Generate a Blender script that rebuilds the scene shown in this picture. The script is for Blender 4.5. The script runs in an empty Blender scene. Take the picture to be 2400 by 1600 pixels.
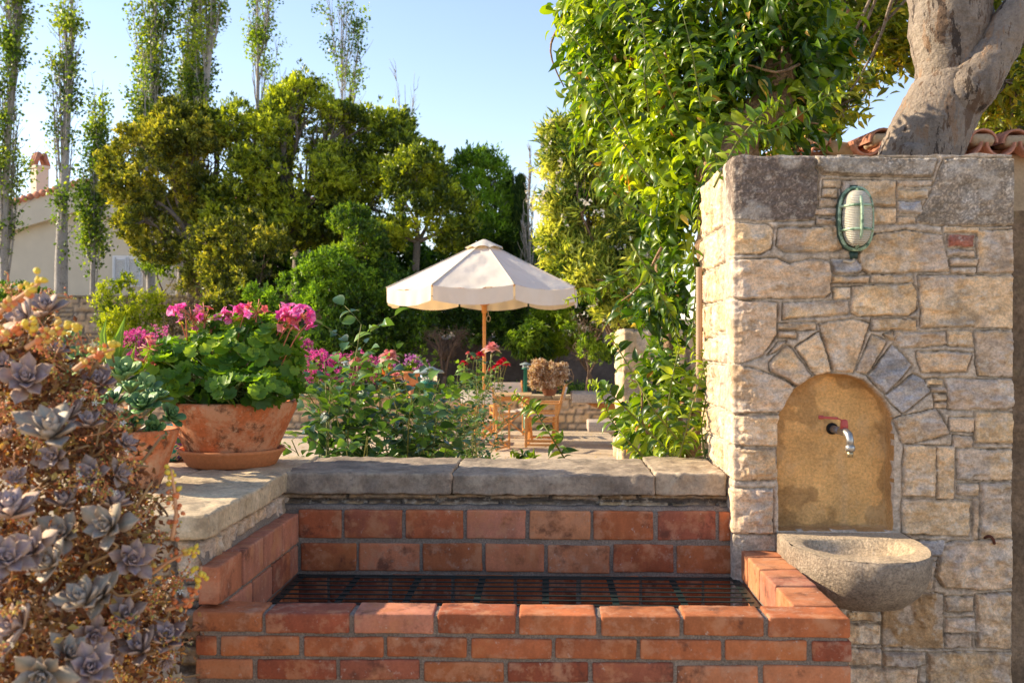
import bpy, math, random
import numpy as np
from mathutils import Vector
random.seed(11)
rng = np.random.default_rng(11)
scene = bpy.context.scene
COL = scene.collection
R = math.radians

# ------------------------------------------------------------------ camera, sky, sun, exposure
EYE = 1.55
YAW = R(1.93)
cam_d = bpy.data.cameras.new('camera')
cam = bpy.data.objects.new('camera', cam_d)
COL.objects.link(cam)
cam.location = (0, 0, EYE)
cam.rotation_euler = (R(90), 0, YAW)
cam_d.sensor_width = 36
cam_d.lens = 36
cam_d.clip_end = 2000
cam_d.dof.use_dof = True
cam_d.dof.focus_distance = 3.8
cam_d.dof.aperture_fstop = 7.1
scene.camera = cam

SUN_EL, SUN_AZ = R(27), R(10)          # azimuth measured from -X towards +Y
sun_dir = Vector((-math.cos(SUN_EL) * math.cos(SUN_AZ), math.cos(SUN_EL) * math.sin(SUN_AZ), math.sin(SUN_EL)))
world = bpy.data.worlds.new('World')
scene.world = world
world.use_nodes = True
wn = world.node_tree
wn.nodes.clear()
sky = wn.nodes.new('ShaderNodeTexSky')
sky.sky_type = 'NISHITA'
sky.sun_disc = False
sky.sun_elevation = SUN_EL
sky.sun_rotation = math.atan2(sun_dir.x, sun_dir.y)
sky.air_density = 1.0
sky.dust_density = .15
sky.ozone_density = 3.0
bg = wn.nodes.new('ShaderNodeBackground')
bg.inputs['Strength'].default_value = 0.138
wo = wn.nodes.new('ShaderNodeOutputWorld')
tint = wn.nodes.new('ShaderNodeMix')
tint.data_type = 'RGBA'
tint.blend_type = 'MULTIPLY'
tint.inputs[0].default_value = 1
tint.inputs[7].default_value = (1.20, .985, .90, 1)
wn.links.new(sky.outputs[0], tint.inputs[6])
wn.links.new(tint.outputs[2], bg.inputs[0])
wn.links.new(bg.outputs[0], wo.inputs[0])
sd = bpy.data.lights.new('sun', 'SUN')
sd.energy = 4.4
sd.angle = R(0.5)
sd.color = (1.0, 0.84, 0.60)
so = bpy.data.objects.new('sun', sd)
COL.objects.link(so)
so.rotation_euler = sun_dir.to_track_quat('Z', 'Y').to_euler()
scene.view_settings.view_transform = 'Standard'
scene.view_settings.look = 'None'
scene.view_settings.exposure = 1.15
scene.view_settings.gamma = 1.0
scene.cycles.max_bounces = 8
scene.cycles.diffuse_bounces = 4
scene.cycles.glossy_bounces = 3
scene.cycles.transmission_bounces = 6
scene.cycles.transparent_max_bounces = 8
scene.cycles.use_denoising = True


def at(px, py, Y):
    """photo pixel (2400 x 1600) and world depth -> world point"""
    a, b = (px - 1200) / 2400, (800 - py) / 2400
    c, s = math.cos(YAW), math.sin(YAW)
    t = Y / (a * s + c)
    return np.array([(a * c - s) * t, Y, EYE + b * t])


def D(x, y, Y):
    return at(x * 1.02041, y * 1.02041, Y)


# ------------------------------------------------------------------ noise
def _h(ix, iy, iz, seed):
    n = (ix * 374761393 + iy * 668265263 + iz * 1274126177 + seed * 974711) & 0xffffffff
    n = ((n ^ (n >> 13)) * 1103515245) & 0xffffffff
    n = ((n ^ (n >> 16)) * 668265263) & 0xffffffff
    return ((n ^ (n >> 15)) & 0xffffff) / float(0xffffff)


def vnoise(P, f=1.0, seed=0):
    Q = np.asarray(P, float) * f
    i = np.floor(Q).astype(np.int64)
    t = Q - i
    t = t * t * (3 - 2 * t)
    r = 0
    for dx in (0, 1):
        wx = t[..., 0] if dx else 1 - t[..., 0]
        for dy in (0, 1):
            wy = t[..., 1] if dy else 1 - t[..., 1]
            for dz in (0, 1):
                wz = t[..., 2] if dz else 1 - t[..., 2]
                r = r + wx * wy * wz * _h(i[..., 0] + dx, i[..., 1] + dy, i[..., 2] + dz, seed)
    return r


def fbm(P, f=1.0, o=4, seed=0):
    r, a, tot = 0, 1.0, 0
    for k in range(o):
        r = r + a * vnoise(P, f * 2 ** k, seed + k * 17)
        tot += a
        a *= .5
    return r / tot


def unit(v):
    v = np.asarray(v, float)
    return v / np.maximum(np.linalg.norm(v, axis=-1, keepdims=True), 1e-9)


def sst(x):
    x = np.clip(x, 0, 1)
    return x * x * (3 - 2 * x)


# ------------------------------------------------------------------ objects
WL = {}


def link(o, parent, loc):
    COL.objects.link(o)
    if parent is not None:
        o.parent = parent
        WL[o.name] = WL[parent.name]
    else:
        o.location = loc
        WL[o.name] = np.array(loc, float)
    return o


def tag(o, label=None, cat=None, group=None, kind=None):
    if label: o['label'] = label
    if cat: o['category'] = cat
    if group: o['group'] = group
    if kind: o['kind'] = kind
    return o


def thing(name, loc, label, cat, group=None):
    o = bpy.data.objects.new(name, None)
    o.empty_display_size = .1
    link(o, None, tuple(float(c) for c in loc))
    return tag(o, label, cat, group)


def raw_mesh(name, V, Fs, smooth, col=None, rnd=None):
    V = np.ascontiguousarray(V, dtype=np.float32)
    if not isinstance(Fs, (list, tuple)):
        Fs = [Fs]
    Fs = [np.asarray(f, dtype=np.int32) for f in Fs if len(f)]
    me = bpy.data.meshes.new(name)
    me.vertices.add(len(V))
    me.vertices.foreach_set('co', V.ravel())
    nl = sum(f.size for f in Fs)
    npoly = sum(len(f) for f in Fs)
    me.loops.add(nl)
    me.loops.foreach_set('vertex_index', np.concatenate([f.ravel() for f in Fs]))
    me.polygons.add(npoly)
    st, s0 = [], 0
    for f in Fs:
        st.append(s0 + np.arange(len(f)) * f.shape[1])
        s0 += f.size
    me.polygons.foreach_set('loop_start', np.concatenate(st).astype(np.int32))
    me.polygons.foreach_set('use_smooth', np.full(npoly, bool(smooth)))
    me.update(calc_edges=True)
    if col is not None:
        a = me.attributes.new('Col', 'FLOAT_COLOR', 'POINT')
        c = np.ones((len(V), 4), np.float32)
        c[:, :3] = col
        a.data.foreach_set('color', c.ravel())
    if rnd is not None:
        a = me.attributes.new('rnd', 'FLOAT', 'POINT')
        a.data.foreach_set('value', np.ascontiguousarray(rnd, dtype=np.float32))
    return me


def mk(name, V, Fs, mat, parent=None, smooth=False, col=None, rnd=None, base=None):
    V = np.asarray(V, float)
    if parent is not None:
        loc = WL[parent.name]
    elif base is not None:
        loc = np.array(base, float)
    else:
        lo, hi = V.min(0), V.max(0)
        loc = np.array([(lo[0] + hi[0]) / 2, (lo[1] + hi[1]) / 2, lo[2]])
    me = raw_mesh(name, V - loc, Fs, smooth, col, rnd)
    me.materials.append(mat)
    o = bpy.data.objects.new(name, me)
    return link(o, parent, loc)


def fuse(V, F):
    q = np.round(V * 20000).astype(np.int64)
    _, idx, inv = np.unique(q, axis=0, return_index=True, return_inverse=True)
    return V[idx], inv.reshape(-1)[F], idx


class MB:
    def __init__(s):
        s.V, s.Q, s.T, s.C, s.R, s.n = [], [], [], [], [], 0

    def add(s, V, F, col=(.5, .5, .5), rnd=.5):
        V = np.asarray(V, float)
        F = np.asarray(F)
        if len(F):
            (s.Q if F.shape[1] == 4 else s.T).append(F + s.n)
        s.V.append(V)
        c = np.asarray(col, float)
        s.C.append(np.broadcast_to(c, (len(V), 3)) if c.ndim == 1 else c)
        s.R.append(np.broadcast_to(np.asarray(rnd, float), (len(V),)))
        s.n += len(V)
        return s

    def tris(s, F, off):
        s.T.append(np.asarray(F) + off)

    def box(s, lo, hi, col=(.5, .5, .5), rot=None, c=None):
        lo, hi = np.array(lo, float), np.array(hi, float)
        V = np.array([[x, y, z] for x in (lo[0], hi[0]) for y in (lo[1], hi[1]) for z in (lo[2], hi[2])])
        F = [[0, 1, 3, 2], [4, 6, 7, 5], [0, 4, 5, 1], [2, 3, 7, 6], [0, 2, 6, 4], [1, 5, 7, 3]]
        if rot is not None:
            V = (V - c) @ np.array(rot).T + c
        return s.add(V, F, col)

    def bar(s, p, q, w, h, col=(.5, .5, .5), up=(0, 0, 1), bev=.15):
        """bar with chamfered long edges between p and q, w across, h along 'up'"""
        p, q = np.array(p, float), np.array(q, float)
        d = unit(q - p)
        u = np.array(up, float)
        if abs(np.dot(u, d)) > .95: u = np.array([0, 1, 0.])
        x = unit(np.cross(d, u)); u = np.cross(x, d)
        b = min(w, h) * bev
        w2, h2 = w / 2, h / 2
        sec = [(-w2 + b, -h2), (w2 - b, -h2), (w2, -h2 + b), (w2, h2 - b), (w2 - b, h2), (-w2 + b, h2), (-w2, h2 - b), (-w2, -h2 + b)]
        V = [e + x * a + u * c for e in (p, q) for a, c in sec]
        V += [p, q]
        F = [[i, (i + 1) % 8, (i + 1) % 8 + 8, i + 8] for i in range(8)]
        off = s.n
        s.add(V, F, col)
        s.tris([[16, (i + 1) % 8, i] for i in range(8)] + [[17, i + 8, (i + 1) % 8 + 8] for i in range(8)], off)
        return s

    def rbox(s, lo, hi, r=.006, seg=.02, amp=.002, fr=30, col=(.5, .5, .5), seed=0, cj=.0, rot=None, tilt=0):
        lo, hi = np.array(lo, float), np.array(hi, float)
        c = (lo + hi) / 2
        V, F, n = [], [], 0
        N = np.maximum(np.ceil((hi - lo) / seg).astype(int), 2)
        ax = [np.linspace(lo[k], hi[k], N[k] + 1) for k in range(3)]
        ax = [np.unique(np.concatenate([a, [lo[k] + r * .4, lo[k] + r, hi[k] - r, hi[k] - r * .4]])) for k, a in enumerate(ax)]
        for k in range(3):
            i, j = (k + 1) % 3, (k + 2) % 3
            A, B = np.meshgrid(ax[i], ax[j], indexing='ij')
            for side in (0, 1):
                P = np.zeros(A.shape + (3,))
                P[..., i], P[..., j], P[..., k] = A, B, (hi if side else lo)[k]
                ni, nj = A.shape
                I = np.arange(ni * nj).reshape(ni, nj)
                f = np.stack([I[:-1, :-1], I[1:, :-1], I[1:, 1:], I[:-1, 1:]], -1).reshape(-1, 4)
                if not side: f = f[:, ::-1]
                V.append(P.reshape(-1, 3)); F.append(f + n); n += ni * nj
        V, F, _ = fuse(np.concatenate(V), np.concatenate(F))
        inn = np.clip(V, lo + r, hi - r)
        dv = V - inn
        V = inn + unit(dv) * r
        if tilt:
            rr = np.random.default_rng(seed + 5).normal(size=(2, 3)) * tilt
            V = V + np.cross(rr[0], V - c)
        nn = fbm(V + seed * 3.17, fr, 3, seed) - .5
        V = V + unit(dv) * (nn * 2 * amp)[:, None]
        cc = np.array(col, float)[None] * (1 + cj * (fbm(V + seed, fr * .6, 3, seed + 9) - .5)[:, None] * 2)
        if rot is not None:
            V = (V - c) @ np.array(rot).T + c
        return s.add(V, F, cc)

    def tube(s, P, rad, n=6, col=(.5, .5, .5), rnd=.5, cap=True):
        P = np.asarray(P, float)
        k = len(P)
        rad = np.broadcast_to(np.asarray(rad, float), (k,))
        T = np.zeros_like(P)
        T[1:-1] = P[2:] - P[:-2]; T[0] = P[1] - P[0]; T[-1] = P[-1] - P[-2]
        T = unit(T)
        ref = np.array([0, 0, 1.]) if abs(T[0][2]) < .9 else np.array([1., 0, 0])
        x = unit(np.cross(T[0], ref))
        ang = np.arange(n) * 2 * math.pi / n
        V = []
        for i in range(k):
            x = unit(x - T[i] * np.dot(x, T[i]))
            y = np.cross(T[i], x)
            V.append(P[i] + rad[i] * (np.cos(ang)[:, None] * x + np.sin(ang)[:, None] * y))
        V = np.concatenate(V)
        I = np.arange(k * n).reshape(k, n)
        J = np.roll(I, -1, 1)
        F = np.stack([I[:-1], J[:-1], J[1:], I[1:]], -1).reshape(-1, 4)
        off = s.n
        s.add(V, F, col, rnd)
        if cap and n > 2:
            s.add([P[0], P[-1]], [], col if np.ndim(col) == 1 else col[0], rnd if np.ndim(rnd) == 0 else .5)
            s.tris([[len(V), (i + 1) % n, i] for i in range(n)] + [[len(V) + 1, (k - 1) * n + i, (k - 1) * n + (i + 1) % n] for i in range(n)], off)
        return s

    def lathe(s, prof, c=(0, 0, 0), n=32, col=(.5, .5, .5), sx=1, sy=1, amp=0, fr=10, seed=0):
        prof = np.asarray(prof, float)
        k = len(prof)
        a = np.arange(n) * 2 * math.pi / n
        V = np.zeros((k, n, 3))
        V[..., 0] = prof[:, 0:1] * np.cos(a) * sx
        V[..., 1] = prof[:, 0:1] * np.sin(a) * sy
        V[..., 2] = prof[:, 1:2]
        V = V.reshape(-1, 3)
        if amp:
            rr = 1 + amp * (fbm(V + seed, fr, 3, seed) - .5)
            V[:, 0] *= rr; V[:, 1] *= rr
        I = np.arange(k * n).reshape(k, n)
        J = np.roll(I, -1, 1)
        F = np.stack([I[:-1], J[:-1], J[1:], I[1:]], -1).reshape(-1, 4)
        return s.add(V + np.array(c), F, col)

    def prism(s, poly, z0, z1, axes='xy', col=(.5, .5, .5)):
        """convex-ish polygon extruded; poly coords in plane 'axes'"""
        m = {'xy': (0, 1, 2), 'xz': (0, 2, 1), 'yz': (1, 2, 0)}[axes]
        n = len(poly)
        V = np.zeros((2 * n + 2, 3))
        for k, z in enumerate((z0, z1)):
            V[k * n:(k + 1) * n, m[0]] = [p[0] for p in poly]
            V[k * n:(k + 1) * n, m[1]] = [p[1] for p in poly]
            V[k * n:(k + 1) * n, m[2]] = z
        V[2 * n] = V[:n].mean(0); V[2 * n + 1] = V[n:2 * n].mean(0)
        off = s.n
        s.add(V, [[i, (i + 1) % n, (i + 1) % n + n, i + n] for i in range(n)], col)
        s.tris([[2 * n, (i + 1) % n, i] for i in range(n)] + [[2 * n + 1, i + n, (i + 1) % n + n] for i in range(n)], off)
        return s

    def build(s, name, mat, parent=None, smooth=False, base=None, rnd=False):
        Fs = []
        if s.Q: Fs.append(np.concatenate(s.Q))
        if s.T: Fs.append(np.concatenate(s.T))
        return mk(name, np.concatenate(s.V), Fs, mat, parent, smooth, col=np.concatenate(s.C),
                  rnd=np.concatenate(s.R) if rnd else None, base=base)


def copy_tree(o, loc=None, rz=None, parent=None, name=None):
    c = o.copy()
    COL.objects.link(c)
    if parent is not None:
        c.parent = parent
    for ch in list(o.children):
        copy_tree(ch, parent=c)
    if loc is not None: c.location = tuple(float(v) for v in loc)
    if rz is not None: c.rotation_euler[2] = rz
    return c


# ------------------------------------------------------------------ materials
def new_mat(name):
    m = bpy.data.materials.new(name)
    m.use_nodes = True
    nt = m.node_tree
    nt.nodes.clear()
    out = nt.nodes.new('ShaderNodeOutputMaterial')
    return m, nt, out


def noise_node(nt, co, scale, detail=4, rough=.6, stretch=None):
    if stretch:
        mp = nt.nodes.new('ShaderNodeMapping')
        mp.inputs['Scale'].default_value = stretch
        nt.links.new(co, mp.inputs['Vector'])
        co = mp.outputs[0]
    n = nt.nodes.new('ShaderNodeTexNoise')
    n.inputs['Scale'].default_value = scale
    n.inputs['Detail'].default_value = detail
    n.inputs['Roughness'].default_value = rough
    nt.links.new(co, n.inputs['Vector'])
    return n.outputs['Fac']


def mrange(nt, v, a, b, c, d):
    n = nt.nodes.new('ShaderNodeMapRange')
    nt.links.new(v, n.inputs[0])
    for i, x in enumerate((a, b, c, d)):
        n.inputs[i + 1].default_value = x
    return n.outputs[0]


def mixc(nt, fac, a, b, mode='MIX'):
    n = nt.nodes.new('ShaderNodeMix')
    n.data_type = 'RGBA'
    n.blend_type = mode
    if hasattr(fac, 'links'): nt.links.new(fac, n.inputs[0])
    else: n.inputs[0].default_value = fac
    for k, x in ((6, a), (7, b)):
        if hasattr(x, 'links'): nt.links.new(x, n.inputs[k])
        else: n.inputs[k].default_value = (*x, 1)
    return n.outputs[2]


def surf(name, base=None, rough=.85, n1=8, a1=.25, n2=90, a2=.2, bump=.3, bscale=60, bdist=.004, spots=None, spec=.3,
         metal=0, stretch=None, patch=None, pstretch=None):
    """general procedural surface: base None -> vertex colour 'Col'; multi-scale value noise, spots/patch colours, bump"""
    m, nt, out = new_mat(name)
    p = nt.nodes.new('ShaderNodeBsdfPrincipled')
    nt.links.new(p.outputs[0], out.inputs[0])
    tc = nt.nodes.new('ShaderNodeTexCoord')
    co = tc.outputs['Object']
    if base is None:
        at_ = nt.nodes.new('ShaderNodeAttribute')
        at_.attribute_name = 'Col'
        c = at_.outputs['Color']
    else:
        rgb = nt.nodes.new('ShaderNodeRGB')
        rgb.outputs[0].default_value = (*base, 1)
        c = rgb.outputs[0]
    if a1:
        v = mrange(nt, noise_node(nt, co, n1, 5, .65, stretch), .3, .7, 1 - a1, 1 + a1)
        cm = nt.nodes.new('ShaderNodeCombineColor')
        for i in range(3): nt.links.new(v, cm.inputs[i])
        c = mixc(nt, 1, c, cm.outputs[0], 'MULTIPLY')
    if a2:
        v = mrange(nt, noise_node(nt, co, n2, 3, .7), .3, .7, 1 - a2, 1 + a2)
        cm = nt.nodes.new('ShaderNodeCombineColor')
        for i in range(3): nt.links.new(v, cm.inputs[i])
        c = mixc(nt, 1, c, cm.outputs[0], 'MULTIPLY')
    if patch:
        for (pc, sc, lo, hi, amt) in patch:
            v = mrange(nt, noise_node(nt, co, sc, 6, .7, pstretch), lo, hi, 0, amt)
            c = mixc(nt, v, c, pc)
    nt.links.new(c, p.inputs['Base Color'])
    p.inputs['Roughness'].default_value = rough
    p.inputs['Specular IOR Level'].default_value = spec
    p.inputs['Metallic'].default_value = metal
    if bump:
        b = nt.nodes.new('ShaderNodeBump')
        b.inputs['Strength'].default_value = bump
        b.inputs['Distance'].default_value = bdist
        nt.links.new(noise_node(nt, co, bscale, 5, .7), b.inputs['Height'])
        nt.links.new(b.outputs[0], p.inputs['Normal'])
    return m


def leafmat(name, c0, c1, c2, trans=.38, rough=.42, spec=.45, tcol=None, pos=(.15, .5, .9)):
    m, nt, out = new_mat(name)
    a = nt.nodes.new('ShaderNodeAttribute'); a.attribute_name = 'rnd'
    r = nt.nodes.new('ShaderNodeValToRGB')
    r.color_ramp.elements[0].position = pos[0]; r.color_ramp.elements[0].color = (*c0, 1)
    r.color_ramp.elements[1].position = pos[2]; r.color_ramp.elements[1].color = (*c2, 1)
    e = r.color_ramp.elements.new(pos[1]); e.color = (*c1, 1)
    nt.links.new(a.outputs['Fac'], r.inputs[0])
    p = nt.nodes.new('ShaderNodeBsdfPrincipled')
    p.inputs['Roughness'].default_value = rough
    p.inputs['Specular IOR Level'].default_value = spec
    nt.links.new(r.outputs[0], p.inputs['Base Color'])
    t = nt.nodes.new('ShaderNodeBsdfTranslucent')
    tc = mixc(nt, 1, r.outputs[0], tcol or (2.2, 1.9, .7), 'MULTIPLY')
    nt.links.new(tc, t.inputs[0])
    mx = nt.nodes.new('ShaderNodeMixShader')
    mx.inputs[0].default_value = trans
    nt.links.new(p.outputs[0], mx.inputs[1]); nt.links.new(t.outputs[0], mx.inputs[2])
    nt.links.new(mx.outputs[0], out.inputs[0])
    return m
# ------------------------------------------------------------------ materials for masonry
M_STONE = surf('limestone_masonry', None, .9, 30, .28, 140, .30, .9, 60, .007, stretch=(1, 1, 1.5), patch=[((.74, .64, .51), 34, .54, .66, .5), ((.24, .17, .11), 22, .60, .70, .35)])
M_RUBBLE = surf('rubble_wall_stone', None, .9, 10, .2, 60, .2, .5, 60, .006)
M_BRICK = surf('fired_brick', None, .82, 22, .22, 160, .12, .25, 160, .002, patch=[((.52, .33, .22), 16, .50, .64, .55), ((.075, .03, .02), 12, .55, .66, .7), ((.52, .17, .05), 8, .50, .62, .5), ((.55, .45, .36), 60, .62, .70, .6)], stretch=(1, 1, .5))
M_MORTAR = surf('sandy_mortar', (.235, .185, .145), .95, 12, .25, 220, .45, .8, 200, .004)
M_COPE = surf('weathered_coping_stone', None, .9, 7, .2, 90, .25, .5, 110, .004, patch=[((.12, .095, .08), 6, .52, .66, .55), ((.55, .46, .33), 13, .54, .64, .4), ((.10, .08, .065), 40, .60, .68, .6)])
M_NICHE = surf('ochre_niche_render', None, .93, 5, .22, 120, .25, .9, 110, .004, patch=[((.30, .18, .09), 9, .55, .72, .35), ((.74, .52, .28), 14, .52, .66, .4)])
M_RENDER = surf('rough_brown_render', (.24, .165, .105), .95, 6, .3, 60, .35, 1.0, 55, .012, patch=[((.30, .24, .10), 4, .55, .7, .5)])
M_BASIN = surf('tooled_sandstone', None, .93, 12, .25, 130, .45, 1.0, 120, .009, patch=[((.16, .12, .09), 9, .53, .66, .45), ((.62, .54, .44), 26, .60, .68, .35)], stretch=(1, 1, 2))
M_PATIO = surf('stone_paving', (.50, .39, .27), .93, 1.6, .2, 14, .25, .4, 30, .01, patch=[((.2, .15, .11), 2.5, .55, .75, .5)])
M_SOIL = surf('dry_garden_soil', (.16, .10, .06), .97, 3, .3, 25, .5, 1, 20, .04)
M_GROUND = surf('dry_ground', (.25, .19, .12), .97, 1, .3, 10, .4, .6, 8, .03)
M_CREAM = surf('cream_wall_paint', (.62, .56, .44), .9, 1.5, .06, 40, .04, .1, 30, .004)
M_PINK = surf('pale_pink_wall_paint', (.72, .60, .54), .9, 1.5, .06, 40, .04, .1, 30, .004)
M_TILE = surf('terracotta_roof_tile', None, .85, 5, .25, 40, .2, .3, 40, .005)
M_OCHRE = surf('ochre_rendered_wall', (.50, .36, .22), .93, 3, .18, 50, .15, .6, 50, .006)
M_WHITE = surf('white_painted_wood', (.75, .76, .76), .55, 5, .04, 0, 0, .1, 30, .002)


def structure(o):
    o['kind'] = 'structure'
    return o


# ------------------------------------------------------------------ ground sheets
def sheet(name, x0, x1, y0, y1, z, mat, nx=2, ny=2, amp=0, fr=1):
    X, Y = np.meshgrid(np.linspace(x0, x1, nx), np.linspace(y0, y1, ny), indexing='ij')
    V = np.stack([X, Y, np.full_like(X, z)], -1).reshape(-1, 3)
    if amp: V[:, 2] += (fbm(V, fr, 3, 3) - .5) * amp
    I = np.arange(nx * ny).reshape(nx, ny)
    F = np.stack([I[:-1, :-1], I[1:, :-1], I[1:, 1:], I[:-1, 1:]], -1).reshape(-1, 4)
    return structure(mk(name, V, F, mat, smooth=True, base=(0, 0, z)))


sheet('ground', -400, 400, -60, 600, -.03, M_GROUND)
sheet('patio', -9, 8, -7, 17.98, 0.0, M_PATIO)
BED_Z = .57
sheet('garden_soil', -11, 12, 18.3, 24.0, BED_Z, M_SOIL, 80, 40, .12, 1.5)
_X, _Y = np.meshgrid(np.concatenate([np.linspace(-60, -4.7, 30), np.linspace(-4.4, 40, 30)]), np.linspace(24.25, 90, 40), indexing='ij')
_Z = np.where(_X < -4.6, 2.5, 1.5 + np.clip((_Y - 24) / 20, 0, 1)) + (fbm(np.stack([_X, _Y, _X * 0], -1), .4, 3, 3) - .5) * .1
structure(mk('upper_terrace', np.stack([_X, _Y, _Z], -1).reshape(-1, 3), np.stack([(I := np.arange(2400).reshape(60, 40))[:-1, :-1], I[1:, :-1], I[1:, 1:], I[:-1, 1:]], -1).reshape(-1, 4), M_GROUND, smooth=True, base=(0, 0, 2.5)))


# ------------------------------------------------------------------ height-field masonry
def seg_dist(P, poly):
    """signed distance (positive inside) from 2-D points to polygon"""
    poly = np.asarray(poly, float)
    n = len(poly)
    dmin = np.full(len(P), 1e9)
    ins = np.zeros(len(P), bool)
    for i in range(n):
        a, b = poly[i], poly[(i + 1) % n]
        ab = b - a
        t = np.clip(((P - a) @ ab) / max(ab @ ab, 1e-12), 0, 1)
        q = a + t[:, None] * ab
        dmin = np.minimum(dmin, np.hypot(*(P - q).T))
        if abs(b[1] - a[1]) > 1e-12:
            c = ((a[1] > P[:, 1]) != (b[1] > P[:, 1])) & (P[:, 0] < (b[0] - a[0]) * (P[:, 1] - a[1]) / (b[1] - a[1]) + a[0])
            ins ^= c
    return np.where(ins, dmin, -dmin)


TANS = [(.68, .49, .32), (.72, .53, .36), (.61, .43, .27), (.68, .50, .36), (.59, .44, .32), (.74, .53, .33), (.66, .48, .33)]
TANS = [tuple(v * q for v, q in zip(c, (1.04, 1.0, .90))) for c in TANS]
TYP = {'dark': (.25, .19, .15), 'speck': (.38, .30, .22), 'blue': (.42, .38, .36), 'brick': (.42, .15, .10), 'ochre': (.42, .26, .13)}


def masonry(u, v, stones, seed=0, hs=.016, warp=.006, rnd=.010, mortar=(.29, .235, .19), rough=.006, grow=0.0, mort=0.0):
    """u, v 1-D arrays of points. stones: list of (poly, type). returns displacement, colour"""
    N = len(u)
    P3 = np.stack([u, v, np.zeros(N)], 1)
    w = np.stack([(fbm(P3, 28, 3, seed + 1) - .5), (fbm(P3, 28, 3, seed + 2) - .5)], 1) * 2 * warp
    P = np.stack([u, v], 1) + w
    disp = (fbm(P3, 60, 3, seed + 3) - .5) * .006 + mort
    dout = np.full(N, 9.)
    col = np.array(mortar)[None] * (.7 + .6 * fbm(P3, 90, 2, seed + 4)[:, None])
    lr = np.random.default_rng(seed)
    strat = fbm(P3 * np.array([1, 3.2, 1]), 16, 4, seed + 5)
    chip = fbm(P3, 38, 4, seed + 6)
    for k, (poly, typ) in enumerate(stones):
        poly = np.asarray(poly, float)
        lo, hi = poly.min(0) - .02, poly.max(0) + .02
        sel = np.where((u > lo[0]) & (u < hi[0]) & (v > lo[1]) & (v < hi[1]))[0]
        tl = lr.normal(size=2) * .03
        base = np.array(TYP[typ]) if typ in TYP else np.array(TANS[lr.integers(len(TANS))])
        base = base * (1 + lr.normal() * .06)
        hh = hs * lr.uniform(.75, 1.25)
        off = lr.uniform(0, 50)
        if not len(sel): continue
        d = seg_dist(P[sel], poly) + grow
        dout[sel] = np.minimum(dout[sel], np.maximum(-d, 0))
        m = d > 0
        sel, d = sel[m], d[m]
        if not len(sel): continue
        c = poly.mean(0)
        edge = sst(d / rnd)
        Q = P3[sel] + off
        rg = rough * (.35 if typ in ('dark', 'speck') else 1.0)
        cell = np.abs(fbm(Q * np.array([1, 1.7, 1]), 13, 3, seed + 8) - .5) * 2
        face = (P[sel] - c) @ tl + (strat[sel] - .5) * rg * .9 + (chip[sel] - .5) * rg * 1.9 - cell * rg * 1.5
        if typ in ('dark', 'speck'):
            face = face + (vnoise(Q, 220, seed) - .5) * .0025
        disp[sel] = np.maximum(disp[sel], edge * (hh + face))
        tone = fbm(Q * np.array([1, 2.5, 1]), 9, 4, seed + 7)
        fine = fbm(Q, 45, 3, seed + 11)
        cc = base[None] * (.78 + .44 * tone[:, None]) * (.85 + .3 * fine[:, None])
        wh = sst((fbm(Q + 9, 17, 4, seed + 12) - .56) / .1) * (0 if typ in ('dark', 'brick') else .45)
        cc = cc * (1 - wh[:, None]) + np.array([.62, .55, .47]) * wh[:, None]
        if typ is None:
            bl = sst((fbm(Q + 21, 7, 3, seed + 13) - .58) / .08) * .45
            cc = cc * (1 - bl[:, None]) + np.array([.40, .35, .33]) * bl[:, None]
            oc = sst((fbm(Q + 31, 8, 3, seed + 14) - .56) / .08) * .4
            cc = cc * (1 - oc[:, None]) + np.array([.42, .26, .12]) * oc[:, None]
        if typ in ('dark', 'speck'):
            sp = sst((vnoise(Q, 260, seed + 15) - .55) / .25)
            cc = cc * (.72 + .7 * sp[:, None])
            pa = sst((fbm(Q, 11, 3, seed + 16) - .58) / .1) * .65
            cc = cc * (1 - pa[:, None]) + np.array([.48, .42, .35]) * pa[:, None]
        li = sst((fbm(Q * np.array([1, 1.8, 1]) + 5, 10, 4, seed + 17) - .61) / .07) * .32
        cc = cc * (1 - li[:, None]) + np.array([.13, .105, .07]) * li[:, None]
        fade = sst(d / .003)[:, None]
        col[sel] = col[sel] * (1 - fade) + cc * fade
    out = dout > 0
    gro = np.exp(-(dout / .0045) ** 2) * out
    disp = disp - np.where(out, gro * (mort + .004), 0)
    gap_ = sst((fbm(P3, 14, 3, seed + 19) - .42) / .12) * np.exp(-(dout / .003) ** 2) * out      # open joint lines, here and there: dirt plus crease shade painted into the colour
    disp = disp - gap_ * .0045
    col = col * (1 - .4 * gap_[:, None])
    return disp, col


def courses(u0, u1, v0, v1, seed, hmin=.04, hmax=.13, wmin=.08, wmax=.3, gap=.012):
    lr = np.random.default_rng(seed)
    out = []
    v = v0
    while v < v1 - .01:
        h = min(lr.uniform(hmin, hmax), v1 - v)
        if v1 - v - h < hmin * .6: h = v1 - v
        u = u0 - lr.uniform(0, wmax * .6)
        while u < u1:
            w = lr.uniform(wmin, wmax) * (1.0 if h > .5 * hmax else 1.1)
            def R4(a, b, c, d):
                j = lr.normal(size=8) * gap * .22
                out.append(([(a + gap / 2 + j[0], b + gap / 2 + j[1]), (c - gap / 2 + j[2], b + gap / 2 + j[3]), (c - gap / 2 + j[4], d - gap / 2 + j[5]), (a + gap / 2 + j[6], d - gap / 2 + j[7])], None))
            if h > hmax * .62 and lr.random() < .3:
                R4(u, v, u + w, v + h * .45); R4(u, v + h * .45, u + w, v + h)
            else:
                R4(u, v, u + w, v + h)
            u += w
        v += h
    return out


def gridF(nu, nv):
    I = np.arange(nu * nv).reshape(nu, nv)
    return np.stack([I[:-1, :-1], I[1:, :-1], I[1:, 1:], I[:-1, 1:]], -1).reshape(-1, 4)


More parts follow.
